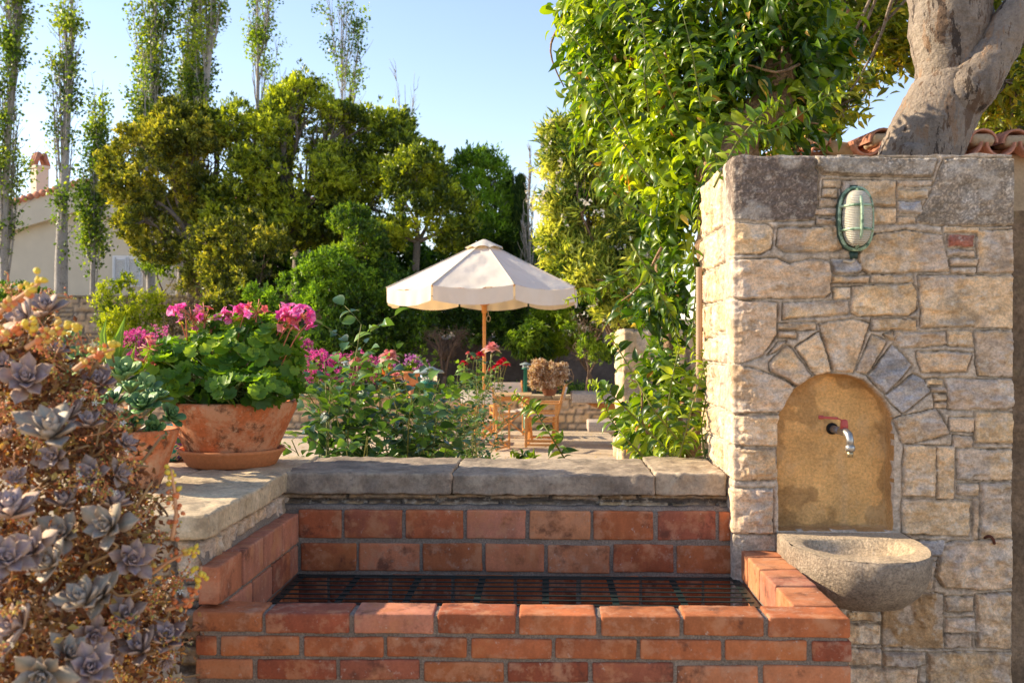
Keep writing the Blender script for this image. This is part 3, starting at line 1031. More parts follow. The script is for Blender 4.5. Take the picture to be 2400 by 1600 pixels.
m_ = MB()
V, F = oval_loft([(.001, .001, .0), (.050, .094, 0), (.054, .098, .004), (.054, .098, .030), (.050, .094, .034), (.044, .088, .036)])
m_.add(V, F)
for z in (.094, -.100):
    m_.tube([lampc + [0, -.012, z], lampc + [0, -.014, z + (.012 if z > 0 else -.020)]], [.014, .011], 14)
m_.build('housing', M_DKGREEN, lamp, True)
mg, nt, out = new_mat('ribbed_glass')
g_ = nt.nodes.new('ShaderNodeBsdfPrincipled')
g_.inputs['Base Color'].default_value = (.92, .86, .70, 1); g_.inputs['Roughness'].default_value = .08
g_.inputs['Transmission Weight'].default_value = .4; g_.inputs['IOR'].default_value = 1.45
tcn = nt.nodes.new('ShaderNodeTexCoord'); wv = nt.nodes.new('ShaderNodeTexWave')
wv.wave_type = 'BANDS'; wv.bands_direction = 'Z'; wv.inputs['Scale'].default_value = 62; wv.inputs['Distortion'].default_value = 0
nt.links.new(tcn.outputs['Object'], wv.inputs['Vector'])
bp = nt.nodes.new('ShaderNodeBump'); bp.inputs['Strength'].default_value = .9; bp.inputs['Distance'].default_value = .003
nt.links.new(wv.outputs['Fac'], bp.inputs['Height']); nt.links.new(bp.outputs[0], g_.inputs['Normal'])
nt.links.new(g_.outputs[0], out.inputs[0])
m_ = MB()
V, F = oval_loft([(.042, .085, .030), (.043, .086, .050), (.040, .082, .068), (.033, .072, .082), (.020, .050, .090), (.001, .004, .092)])
m_.add(V, F)
m_.build('glass_cover', mg, lamp, True)
m_ = MB()
V, F = oval_loft([(.030, .070, .034), (.034, .074, .036), (.030, .070, .038), (.001, .002, .042)])
m_.add(V, F, (.7, .65, .5))
m_.tube([lampc + [0, -.045, -.045], lampc + [0, -.05, 0], lampc + [0, -.045, .05]], [.012, .020, .010], 14)
m_.build('bulb', surf('dusty_reflector', (.62, .55, .42), .3, 30, .1, 0, 0, 0), lamp, True)
m_ = MB()
s_ = stadium(.050, .094, 48)
ringp = np.column_stack([lampc[0] + s_[:, 0], np.full(48, lampc[1] - .036), lampc[2] + s_[:, 1]])
m_.tube(np.vstack([ringp, ringp[:2]]), .0055, 8, cap=False)
for dx in (-.0, .0):
    pass
a = np.linspace(-1, 1, 19)
m_.tube(np.column_stack([np.full(19, lampc[0]), lampc[1] - .036 - .062 * (1 - np.abs(a) ** 3.2), lampc[2] + a * .094]), .0048, 8)
for dz in (-.036, .036):
    m_.tube(np.column_stack([lampc[0] + a * .050, lampc[1] - .036 - .056 * (1 - np.abs(a) ** 3.0), np.full(19, lampc[2] + dz)]), .0042, 8)
m_.build('guard_cage', M_GREEN, lamp, True)
m_ = MB()
q0 = lampc + [0, -.014, -.118]
m_.tube([q0, q0 + [-.003, -.006, -.010], q0 + [-.012, -.008, -.014], q0 + [-.020, 0, -.010], q0 + [-.03, .006, -.008]], .0042, 8)
m_.build('cable', surf('cream_cable', (.55, .45, .32), .6, 0, 0, 0, 0, 0), lamp, True)
# ------------------------------------------------------------------ background walls
def wall_field(name, x0, x1, y, z0, z1, thick, step, seed, label, cap=True, hs=.03, tint=(1, 1, 1), hmin=.08, hmax=.24, wmin=.12, wmax=.5):
    t_ = thing(name, ((x0 + x1) / 2, y + thick / 2, z0), label, 'wall')
    nu, nv = int((x1 - x0) / step), int((z1 - z0) / step)
    U, W = [q.ravel() for q in np.meshgrid(np.linspace(x0, x1, nu), np.linspace(z0, z1, nv), indexing='ij')]
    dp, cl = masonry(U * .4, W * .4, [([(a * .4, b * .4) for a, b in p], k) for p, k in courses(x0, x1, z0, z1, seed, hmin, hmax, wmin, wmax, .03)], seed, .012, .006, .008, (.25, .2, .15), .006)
    mk('masonry', np.stack([U, y - dp * 2, W], 1), gridF(nu, nv), M_RUBBLE, t_, True, col=cl * np.array(tint))
    MB().box((x0, y + .02, z0), (x1, y + thick, z1 - .01), (.4, .31, .22)).build('wall_core', M_RUBBLE, t_)
    if cap:
        m = MB(); x = x0; k = 0
        r_ = np.random.default_rng(seed)
        while x < x1:
            w = r_.uniform(.5, 1.1)
            m.rbox((x, y - .05, z1 - .005), (min(x + w - .02, x1), y + thick + .03, z1 + .055), .015, .12, .01, 6, np.array((.45, .37, .26)) * r_.uniform(.8, 1.15) * np.array(tint), seed + k, .2)
            x += w; k += 1
        m.build('wall_cap', M_COPE, t_, True)
    return t_


wall_field('retaining_wall', -11, 5.5, 18.0, 0, BED_Z - .02, .35, .035, 91, 'low sunlit stone retaining wall along the back of the patio', True, tint=(1.15, 1.08, .95))
wall_field('rubble_wall', -17, -4.4, 24.0, .4, 2.60, .45, .05, 92, 'tall grey rubble garden wall below the cream house', True, tint=(.85, .85, .85))
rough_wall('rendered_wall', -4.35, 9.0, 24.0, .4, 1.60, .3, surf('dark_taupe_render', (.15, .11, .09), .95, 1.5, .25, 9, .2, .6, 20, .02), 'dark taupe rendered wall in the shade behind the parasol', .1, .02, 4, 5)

# stone pier wrapped in vine
pa_, pb_ = at(1462, 900, 5.6), at(1648, 900, 5.6)
pier = thing('stone_pier', ((pa_[0] + pb_[0]) / 2, 5.8, 0), 'rough square stone pier half buried in the glossy climber', 'pier')
us = np.concatenate([np.linspace(-.5, -.015, 50), np.linspace(-.01, .01, 4), np.linspace(.015, pb_[0] - pa_[0], 60)])
vs = np.linspace(0, 1.62, 150)
UU, VV = [q.ravel() for q in np.meshgrid(us, vs, indexing='ij')]
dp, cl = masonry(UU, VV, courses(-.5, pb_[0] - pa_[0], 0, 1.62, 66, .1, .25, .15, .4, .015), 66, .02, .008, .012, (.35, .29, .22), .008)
t = sst((UU + .012) / .024); nr = unit(np.stack([-(1 - t), -t, t * 0], 1))
mk('masonry', np.stack([pa_[0] + np.maximum(UU, 0), 5.6 + np.maximum(-UU, 0), VV], 1) + nr * dp[:, None], gridF(len(us), len(vs)), M_RUBBLE, pier, True, col=cl)
MB().rbox((pa_[0] + .01, 5.62, 0), (pb_[0], 6.1, 1.6), .02, .1, .01, 8, (.45, .36, .26), 3, .2).build('rear_masonry', M_RUBBLE, pier, True)

# ------------------------------------------------------------------ cream house far left
def wall_poly(m, pts, y0, y1, col=(.5, .5, .5)):
    m.prism([(p[0], p[2]) for p in pts], y0, y1, 'xz', col)


HY = 38.0
house = thing('house', (at(215, 800, HY)[0], HY + 4, 2.5), 'cream rendered house with shallow gable and tiled verge behind the poplars', 'house')
zb = 2.45
gl, ga, gr_ = at(-140, 540, HY), at(205, 436, HY), at(470, 520, HY)
m_ = MB(); wall_poly(m_, [(gl[0], 0, zb), (gr_[0], 0, zb), gr_, ga, gl], HY, HY + 9); m_.build('wall', M_CREAM, house)
m_ = MB()                                    # projecting verge band
for a_, b_ in ((gl, ga), (ga, gr_)):
    m_.bar(a_ + [0, -.16, -.42], b_ + [0, -.16, -.42], .34, .95, up=(0, 0, 1), bev=.02)
m_.build('verge_band', M_CREAM, house)
roofm, tile = MB(), MB()
for a_, b_ in ((gl, ga), (ga, gr_)):
    n = int(np.linalg.norm(b_ - a_) / .24)
    for i in range(n):
        p = a_ + (b_ - a_) * (i + .5) / n
        c_ = np.array([.50, .20, .12]) * random.uniform(.75, 1.2)
        tile.tube([p + [0, -.42, .14], p + [0, 1.2, .14]], [.13, .13], 8, c_)
    roofm.bar(a_ + [0, 4.6, .08], b_ + [0, 4.6, .08], 9.2, .12, (.42, .18, .11), bev=.02)
rf = roofm.build('roof', M_TILE, house)
tile.build('verge_tiles', M_TILE, rf, True)
m_ = MB()
wa, wb = at(268, 603, HY), at(332, 668, HY)
m_.box((wa[0] - .06, HY - .05, wb[2] - .06), (wb[0] + .06, HY - .01, wa[2] + .06))
wf = m_.build('window', M_WHITE, house)
for k in range(2):
    xa = wa[0] + (wb[0] - wa[0]) * (.03 + .5 * k); xb = xa + (wb[0] - wa[0]) * .44
    m_ = MB()
    for q in np.arange(wb[2] + .03, wa[2] - .06, .075):
        m_.bar((xa, HY - .075, q), (xb, HY - .075, q), .05, .02, up=(0, .6, .8))
    m_.box((xa - .02, HY - .09, wb[2]), (xa + .04, HY - .055, wa[2])); m_.box((xb - .04, HY - .09, wb[2]), (xb + .02, HY - .055, wa[2]))
    m_.build('shutter', surf('pale_grey_shutter_paint', (.55, .6, .64), .6, 5, .05, 0, 0, 0), wf)
ch = MB()
cc_ = at(93, 440, 40)
rot = np.array([[math.cos(.9), -math.sin(.9), 0], [math.sin(.9), math.cos(.9), 0], [0, 0, 1]])
z0, z1 = at(93, 500, 40)[2], at(93, 396, 40)[2]
ch.box((cc_[0] - .25, 39.75, z0), (cc_[0] + .25, 40.25, z1), rot=rot, c=np.array([cc_[0], 40, z1]))
ch.box((cc_[0] - .30, 39.70, z1), (cc_[0] + .30, 40.30, z1 + .11), rot=rot, c=np.array([cc_[0], 40, z1]))
cho = ch.build('chimney', M_CREAM, house)
ct = MB()
for sx in (-1, 1):
    for k in range(3):
        y = 39.82 + k * .18
        P = np.array([[cc_[0] + sx * .26, y, z1 + .11], [cc_[0] + sx * .10, y, z1 + .62]])
        P = (P - [cc_[0], 40, 0]) @ rot.T + [cc_[0], 40, 0]
        ct.tube(P, [.10, .09], 8, (.42, .19, .12))
ct.build('chimney_tiles', M_TILE, cho, True)
# wing
wing = thing('house', (at(530, 800, 36)[0], 38, 2.5), 'pale pink house wing with tiled roof edge glimpsed between the trees', 'house')
a_, b_ = at(440, 482, 36), at(690, 482, 36)
MB().box((a_[0], 36, zb), (b_[0], 42, a_[2])).build('wall', M_PINK, wing)
m_ = MB()
m_.box((a_[0] - .1, 35.85, a_[2] + .003), (b_[0] + .1, 42, a_[2] + .08), (.42, .18, .11))
n = int((b_[0] - a_[0]) / .24)
for i in range(n):
    x = a_[0] + .24 * i
    m_.tube([(x, 35.8, a_[2] + .1), (x, 41, a_[2] + .9)], [.11, .11], 7, np.array([.50, .2, .12]) * random.uniform(.8, 1.2))
m_.build('roof', M_TILE, wing, True)

# ------------------------------------------------------------------ low outbuilding with barrel-tile eave, behind the pillar
OY = 6.2
out_ = thing('outbuilding', (at(2200, 800, OY)[0], OY + 1.5, 0), 'ochre outbuilding with a barrel-tile eave rising behind the niche pillar', 'building')
xl, xr = at(1862, 700, OY)[0], at(2700, 700, OY)[0]
zt = at(2100, 362, OY)[2]
MB().rbox((xl, OY, 0), (xr, OY + 3, zt), .02, .2, .01, 3, (.5, .36, .22), 2, .1).build('wall', M_OCHRE, out_, True)
rt, mtr = MB(), MB()
px = 1868
k = 0
slope = .07


def half_tile(m, x, y0, z0, L, r, up, col, th=.013):
    a = np.linspace(0, math.pi, 11)
    P = []
    for y in np.linspace(0, L, 4):
        rr = r * (1 - .12 * y / L * (1 if up else -1))
        for rad in (rr, rr - th):
            c_, s_ = np.cos(a) * rad, np.sin(a) * rad * (1 if up else -1)
            P.append(np.stack([x + c_, np.full(11, y0 + y), z0 + s_ + slope * y], 1))
    P = np.array(P)           # (8, 11, 3) outer, inner alternating
    V = P.reshape(-1, 3)
    F = []
    for j in range(3):
        for i in range(10):
            o1, o2 = (2 * j) * 11, (2 * j + 2) * 11
            F.append([o1 + i, o1 + i + 1, o2 + i + 1, o2 + i])
            F.append([o1 + 11 + i, o2 + 11 + i, o2 + 11 + i + 1, o1 + 11 + i + 1])
    for i in range(10):
        F.append([i, 11 + i, 12 + i, i + 1])
    m.add(V, F, col)


while px < 2640:
    x = at(px, 340, OY)[0]
    gap = 1925 < px < 1975
    zz = zt + .055 + random.uniform(-.006, .008)
    c_ = np.array([.55, .24, .15]) * random.uniform(.8, 1.15)
    if not gap:
        half_tile(rt, x, OY - .10, zz, 2.8, .088, False, c_)
        c_ = np.array([.55, .24, .15]) * random.uniform(.8, 1.15)
        half_tile(rt, x + .098, OY - .08, zz - .004, 2.8, .086, True, c_)
        mtr.rbox((x + .025, OY - .085, zz - .02), (x + .171, OY + .1, zz + .052), .034, .02, .01, 18, (.47, .38, .28), k, .2)
    else:
        mtr.rbox((x - .02, OY - .03, zt), (x + .17, OY + .3, zz + .03), .04, .03, .02, 10, (.5, .40, .31), k, .2)
    px += 77; k += 1
roof_ = rt.build('roof', M_TILE, out_, True)
mtr.build('eave_mortar', M_OCHRE, roof_, True)
MB().box((xl + .02, OY + .05, zt + .003), (xr, OY + 3, zt + .03), (.4, .2, .12)).build('roof_deck', M_TILE, out_)

# ------------------------------------------------------------------ parasol
UY = 15.5
uc = at(1135, 1100, UY)
uc[2] = 0
par = thing('garden_parasol', uc, 'large cream canvas parasol on a varnished wooden pole over the table', 'parasol')
M_WOOD = surf('varnished_orange_wood', (.64, .28, .075), .5, 3, .15, 60, .15, .15, 80, .001, stretch=(1, 1, 8))
m, nt, out = new_mat('cream_canvas')
p_ = nt.nodes.new('ShaderNodeBsdfPrincipled'); p_.inputs['Roughness'].default_value = .9; p_.inputs['Specular IOR Level'].default_value = .1
tcn = nt.nodes.new('ShaderNodeTexCoord')
v_ = mrange(nt, noise_node(nt, tcn.outputs['Object'], 2.2, 5), .3, .7, 0, 1)
nt.links.new(mixc(nt, v_, (.72, .67, .58), (.80, .76, .68)), p_.inputs['Base Color'])
b_ = nt.nodes.new('ShaderNodeBump'); b_.inputs['Strength'].default_value = .35; b_.inputs['Distance'].default_value = .03
nt.links.new(noise_node(nt, tcn.outputs['Object'], 5, 4, .6, (1, 1, .3)), b_.inputs['Height']); nt.links.new(b_.outputs[0], p_.inputs['Normal'])
t_ = nt.nodes.new('ShaderNodeBsdfTranslucent'); t_.inputs[0].default_value = (.85, .58, .28, 1)
x_ = nt.nodes.new('ShaderNodeMixShader'); x_.inputs[0].default_value = .24
nt.links.new(p_.outputs[0], x_.inputs[1]); nt.links.new(t_.outputs[0], x_.inputs[2]); nt.links.new(x_.outputs[0], out.inputs[0])
M_CANVAS = m
UR, UZ0, UZ1 = 1.50, 2.335, 3.06
phis = [R(-90 - 3 + 22.5 + 45 * k) for k in range(8)]
cm_, vm = MB(), MB()
NR, NS = 20, 20
for k in range(8):
    a0, a1 = phis[k], phis[(k + 1) % 8] + (2 * math.pi if k == 7 else 0)
    p0, p1 = np.array([math.cos(a0), math.sin(a0)]), np.array([math.cos(a0 + math.pi / 4), math.sin(a0 + math.pi / 4)])
    V = []
    for i in range(NR + 1):
        r = .14 + (UR - .14) * i / NR
        for j in range(NS + 1):
            s_ = j / NS
            q = p0 * (1 - s_) + p1 * s_
            f = (r / UR)
            z = UZ0 + (UZ1 - UZ0) * (1 - f) ** 1.02 - .055 * 4 * s_ * (1 - s_) * f ** 1.6
            V.append((uc[0] + q[0] * r, uc[1] + q[1] * r, z))
    V = np.array(V)
    V[:, 2] += (fbm(V * [1, 1, .4] + k, 5.5, 3, k) - .5) * .075 * np.tile(np.sin(np.linspace(0, math.pi, NS + 1)), NR + 1)
    cm_.add(V, gridF(NR + 1, NS + 1))
    # valance
    V = []
    for i in range(5):
        for j in range(NS + 1):
            s_ = .015 + .97 * j / NS
            q = p0 * (1 - s_) + p1 * s_
            rr = UR * (1 + .0 * i) + .015 * math.sin(j * 1.3 + k) * i / 4
            V.append((uc[0] + q[0] * rr, uc[1] + q[1] * rr, UZ0 - .055 * 4 * s_ * (1 - s_) - i * (.205 + .02 * 4 * s_ * (1 - s_)) / 4))
    vm.add(np.array(V), gridF(5, NS + 1))
cno = cm_.build('canopy', M_CANVAS, par, True)
sm2 = MB()
for k in range(8):
    d_ = np.array([math.cos(phis[k]), math.sin(phis[k]), 0])
    rr_ = np.linspace(.16, UR, 9)
    sm2.tube([uc + d_ * q + [0, 0, UZ0 + (UZ1 - UZ0) * (1 - q / UR) ** 1.02 + .004] for q in rr_], .011, 6, (.6, .5, .38))
sm2.build('seams', surf('canvas_seam', (.60, .52, .42), .9, 0, 0, 0, 0, 0), cno, True)
vm.build('valance', M_CANVAS, par, True)
m_ = MB()
for k in range(8):
    a0 = phis[k]
    V = []
    for i in range(5):
        r = .02 + .28 * i / 4
        for j in range(7):
            s_ = j / 6
            q = np.array([math.cos(a0), math.sin(a0)]) * (1 - s_) + np.array([math.cos(a0 + math.pi / 4), math.sin(a0 + math.pi / 4)]) * s_
            V.append((uc[0] + q[0] * r, uc[1] + q[1] * r, UZ1 + .035 - .145 * (i / 4) ** 1.15 + .03 * 4 * s_ * (1 - s_) * (i / 4) ** 2))
    m_.add(np.array(V), gridF(5, 7))
m_.build('vent_cap', M_CANVAS, par, True)
m_ = MB()
m_.tube([uc + [0, 0, .02], uc + [0, 0, UZ1 - .02]], [.026, .026], 16)
m_.tube([uc + [0, 0, 1.98], uc + [0, 0, 2.0], uc + [0, 0, 2.10], uc + [0, 0, 2.12]], [.034, .042, .042, .034], 16)
m_.build('pole', M_WOOD, par, True)
for k in range(8):
    a0 = phis[k]
    d_ = np.array([math.cos(a0), math.sin(a0), 0])
    m_ = MB()
    m_.bar(uc + d_ * .04 + [0, 0, UZ1 - .06], uc + d_ * (UR - .01) + [0, 0, UZ0 - .018], .018, .026)
    rb = m_.build('rib', M_WOOD, par)
    m_ = MB()
    m_.bar(uc + d_ * .045 + [0, 0, 2.10], uc + d_ * .78 + [0, 0, UZ0 + (UZ1 - UZ0) * .48 - .05], .016, .022)
    m_.build('strut', M_WOOD, rb)
m_ = MB()
q = uc + [.045, -.03, 2.16]
a = np.linspace(0, 1, 14)
m_.tube(np.stack([q[0] + .02 * a, np.full(14, q[1]), q[2] - .22 * a], 1), .005, 6)
a = np.linspace(0, 2 * math.pi, 14)
m_.tube(np.stack([q[0] + .02 + .03 * np.sin(a), np.full(14, q[1]), q[2] - .22 - .045 * (1 - np.cos(a))], 1), .0045, 6)
m_.build('pull_cord', surf('cream_cord', (.55, .42, .28), .8, 0, 0, 0, 0, 0), par, True)
m_ = MB()
m_.rbox((uc[0] - .28, uc[1] - .28, .0), (uc[0] + .28, uc[1] + .28, .10), .03, .06, .01, 6, (.3, .27, .24), 4, .1)
m_.build('stone_foot', M_RUBBLE, par, True)

# ------------------------------------------------------------------ table and folding chairs
def make_chair():
    """folding canvas chair, faces -Y, origin on the floor"""
    t_ = thing('folding_chair', (0, 0, 0), 'wooden folding chair with white canvas seat seen side-on in the middle of the patio', 'chair', 'folding canvas chairs round the patio table')
    W_, D_ = .27, .22
    for sx in (-1, 1):
        x = sx * W_
        m = MB()
        m.bar((x, -D_, .0), (x, -D_, .62), .022, .036, up=(0, 1, 0))
        m.bar((x, D_, .0), (x, D_, .62), .022, .036, up=(0, 1, 0))
        for z in (.035, .10, .385, .50): m.bar((x, -D_, z), (x, D_, z), .018, .030)
        m.build('side_frame', M_WOOD, t_)
        m = MB(); m.bar((x, -D_ - .05, .64), (x, D_ + .05, .64), .055, .022); m.build('armrest', M_WOOD, t_)
        m = MB(); m.bar((x, D_ + .01, .46), (x, D_ + .13, .90), .022, .034, up=(0, 1, 0)); m.build('back_post', M_WOOD, t_)
    for y in (-D_ + .045, D_ - .045):
        for s_ in (-1, 1):
            m = MB(); m.bar((-s_ * W_, y + s_ * .011, .03), (s_ * W_, y + s_ * .011, .45), .016, .034, up=(0, 1, 0)); m.build('crossed_leg', M_WOOD, t_)
    V = []
    for i in range(9):
        for j in range(5):
            s_ = i / 8
            V.append((-W_ + 2 * W_ * s_, -D_ + 2 * D_ * j / 4, .455 - .045 * 4 * s_ * (1 - s_)))
    V = np.array(V); V2 = V.copy(); V2[:, 2] -= .006
    m = MB(); m.add(V, gridF(9, 5)); m.add(V2, gridF(9, 5)[:, ::-1]); m.build('seat', M_CANVAS, t_, True)
    V = []
    for i in range(9):
        for j in range(5):
            s_ = i / 8; z = .67 + .20 * j / 4
            V.append((-W_ + 2 * W_ * s_, D_ + .01 + (z - .46) * .27 + .03 * 4 * s_ * (1 - s_), z))
    V = np.array(V); V2 = V.copy(); V2[:, 1] += .012
    m = MB(); m.add(V, gridF(9, 5)); m.add(V2, gridF(9, 5)[:, ::-1]); m.build('backrest', M_CANVAS, t_, True)
    return t_


ch0 = make_chair()
chairs = [(1245, 15.25, R(-93), None), (1116, 14.75, R(158), 'wooden folding chair with white canvas back nearest the rose bush'), (1168, 16.7, R(10), 'folding chair behind the table with only its canvas back showing'),
          (1178, 15.9, R(82), 'wooden folding chair pushed sideways under the far end of the table')]
base_parts = list(ch0.children)
for i, (x, Y, rz, lab) in enumerate(chairs[:3]):
    p = D(x, 1000, Y)
    o = ch0 if i == 0 else copy_tree(ch0)
    o.location = (p[0], Y, 0)
    o.rotation_euler[2] = rz
    if lab: o['label'] = lab
tp = D(1152, 900, 15.75)
tb_ = thing('patio_table', (tp[0], 15.75, 0), 'slatted wooden patio table standing under the cream parasol', 'table')
m_ = MB()
for k in range(9):
    y = 15.75 - .42 + k * .105
    m_.bar((tp[0] - .46, y, .735), (tp[0] + .46, y, .735), .096, .022)
m_.build('tabletop', surf('bleached_teak', (.50, .34, .18), .6, 6, .2, 50, .2, .2, 60, .002, stretch=(1, 8, 8)), tb_)
m_ = MB()
for s_ in (-1, 1):
    m_.bar((tp[0] - .42, 15.75 + s_ * .4, .69), (tp[0] + .42, 15.75 + s_ * .4, .69), .022, .065)
    m_.bar((tp[0] + s_ * .42, 15.75 - .4, .69), (tp[0] + s_ * .42, 15.75 + .4, .69), .022, .065)
m_.build('apron', M_WOOD, tb_)
for sx in (-1, 1):
    for sy in (-1, 1):
        m_ = MB(); m_.bar((tp[0] + sx * .40, 15.75 + sy * .37, 0), (tp[0] + sx * .40, 15.75 + sy * .37, .69), .05, .05); m_.build('leg', M_WOOD, tb_)

# ------------------------------------------------------------------ stone table and bench on the right
M_SLAB = surf('grey_stone_slab', (.40, .32, .25), .93, 3, .2, 40, .25, .5, 40, .006)
M_ORS = surf('rust_stained_stone', (.50, .22, .07), .93, 5, .3, 40, .25, .6, 40, .006)
st_ = thing('stone_table', (D(1400, 900, 15.2)[0], 15.3, 0), 'grey stone slab table on carved rust-stained supports near the pier', 'table')
xa, xb = D(1312, 900, 15.2)[0], D(1560, 900, 15.2)[0]
MB().rbox((xa, 14.8, .66), (xb, 15.6, .80), .02, .1, .012, 5, (.40, .33, .25), 4, .2).build('tabletop', M_SLAB, st_, True)
for xx, w in ((D(1345, 900, 15.2)[0], .95),):
    m_ = MB()
    prof = [(xx - .02, .655), (xx + w, .655), (xx + w, .40), (xx + .42, .40), (xx + .34, .44), (xx + .26, .54), (xx + .10, .60)]
    m_.prism(prof, 15.0, 15.35, 'xz')
    m_.build('bracket', M_ORS, st_)
    MB().rbox((xx + .42, 15.02, 0), (xx + .80, 15.33, .40), .02, .08, .01, 6, (.4, .33, .25), 6, .2).build('leg', M_SLAB, st_, True)
bn = thing('stone_bench', (D(1400, 960, 13.9)[0], 14.1, 0), 'low stone bench slab standing in front of the stone table', 'bench')
xa, xb = D(1350, 960, 13.9)[0], D(1580, 960, 13.9)[0]
MB().rbox((xa, 13.8, .33), (xb, 14.35, .47), .02, .1, .012, 5, (.42, .34, .26), 7, .2).build('seat', M_SLAB, bn, True)
x = D(1395, 960, 13.9)[0]
m_ = MB(); m_.prism([(x, .329), (x + .5, .329), (x + .40, 0), (x + .22, 0), (x + .16, .18)], 13.9, 14.2, 'xz', (.4, .32, .25)); m_.build('leg', M_SLAB, bn)
m_ = MB(); m_.prism([(xb - .5, .329), (xb - .1, .329), (xb - .2, 0), (xb - .4, 0)], 13.9, 14.2, 'xz', (.4, .32, .25)); m_.build('leg', M_SLAB, bn)

# ------------------------------------------------------------------ bollard lights
M_CAP = surf('grey_green_lamp_cap', (.23, .28, .27), .6, 20, .2, 0, 0, .2, 90, .001)
M_POST = surf('bright_green_post_paint', (.02, .17, .11), .45, 10, .2, 0, 0, .2, 60, .001)
mgl, nt, out = new_mat('clear_lamp_glass')
g_ = nt.nodes.new('ShaderNodeBsdfPrincipled'); g_.inputs['Base Color'].default_value = (.8, .85, .8, 1); g_.inputs['Roughness'].default_value = .12; g_.inputs['Transmission Weight'].default_value = .85
nt.links.new(g_.outputs[0], out.inputs[0])


def bollard(px, py, Y, r, label, z0=0, capc=M_CAP, postr=.32):
    p = D(px, py, Y)
    t_ = thing('garden_light', (p[0], Y, z0), label, 'lamp', 'mushroom garden lights')
    zt_ = p[2]
    MB().lathe([(0, zt_ + r * .30), (r * .25, zt_ + r * .29), (r * .40, zt_ + r * .22), (r * .5, zt_ + r * .16), (r * .85, zt_ + r * .06), (r, zt_ - r * .08), (r * .97, zt_ - r * .12), (r * .3, zt_ - r * .05), (0, zt_ - r * .05)], (p[0], Y, 0), 28).build('cap', capc, t_, True)
    MB().lathe([(0, zt_ - r * .05), (r * .55, zt_ - r * .06), (r * .55, zt_ - r * .75), (0, zt_ - r * .76)], (p[0], Y, 0), 20).build('glass', mgl, t_, True)
    m = MB()
    m.lathe([(0, zt_ - r * .72), (r * .66, zt_ - r * .72), (r * .66, zt_ - r * .82), (r * postr, zt_ - r * .84), (r * postr, z0 + .03), (r * .7, z0 + .02), (r * .7, z0), (0, z0)], (p[0], Y, 0), 20)
    for k in range(4):
        a = k * math.pi / 2 + .5
        m.tube([(p[0] + math.cos(a) * r * .45, Y + math.sin(a) * r * .45, zt_ - r * .75), (p[0] + math.cos(a) * r * .45, Y + math.sin(a) * r * .45, zt_ - r * .04)], r * .05, 6)
    m.build('post', M_POST, t_, True)


bollard(985, 852, 6.0, .092, 'mushroom garden light with grey-green cap rising out of the rose bush')
bollard(1207, 836, 17.4, .10, 'distant mushroom garden light beside the dry potted succulent')
bollard(795, 832, 16.5, .085, 'small mushroom garden light among the magenta geraniums', z0=0)

# ------------------------------------------------------------------ terracotta bowls on the left wall
M_TERRA = surf('weathered_terracotta', (.50, .145, .05), .88, 7, .2, 90, .22, .5, 90, .003,
               patch=[((.62, .33, .18), 9, .47, .60, .75), ((.10, .04, .02), 14, .54, .62, .8), ((.62, .38, .22), 40, .56, .64, .6)], stretch=(.7, .7, 2.2))
M_TERRA2 = surf('clean_terracotta', (.50, .19, .075), .85, 9, .16, 90, .12, .2, 90, .002, patch=[((.62, .35, .2), 14, .58, .72, .5)])


def P3(x, y, Y):
    return D(x, y, Y)


pc = D(533, 1085, 3.46); pc[2] = ZC
sa = thing('pot_saucer', pc, 'orange terracotta saucer under the large bowl on the wall corner', 'saucer')
m_ = MB().lathe([(0, 0.0), (.135, 0.0), (.148, .006), (.166, .038), (.176, .050), (.180, .056), (.176, .061), (.168, .060), (.160, .052), (.146, .016), (.13, .010), (0, .010)], pc, 64, amp=.01, fr=8)
m_.build('dish', M_TERRA2, sa, True)
rz = ZC + .012
bowl = thing('flower_bowl', pc + [0, 0, .012], 'wide weathered terracotta bowl overflowing with pink geraniums', 'bowl')
prof = [(0, 0), (.118, 0), (.133, .006), (.147, .028), (.158, .055), (.176, .095), (.196, .140), (.209, .168), (.216, .186), (.218, .200), (.214, .208), (.207, .209), (.200, .200), (.19, .18), (.16, .16), (0, .165)]
m_ = MB().lathe(prof, pc + [0, 0, .012], 96, amp=.022, fr=14)
o_ = m_.build('bowl', M_TERRA, bowl, True)
MB().lathe([(0, .178), (.12, .182), (.19, .176)], pc + [0, 0, .012], 40, amp=.03).build('soil', M_SOIL, bowl, True)

p2 = D(298, 1120, 2.93); p2[2] = ZC
bowl2 = thing('succulent_bowl', p2, 'plain terracotta bowl of fleshy dark green succulents behind the ghost plant', 'bowl')
prof2 = [(0, 0), (.075, 0), (.085, .006), (.095, .03), (.108, .07), (.124, .12), (.134, .150), (.137, .164), (.132, .170), (.124, .165), (.115, .145), (0, .142)]
MB().lathe(prof2, p2, 72, amp=.02, fr=14).build('bowl', M_TERRA, bowl2, True)
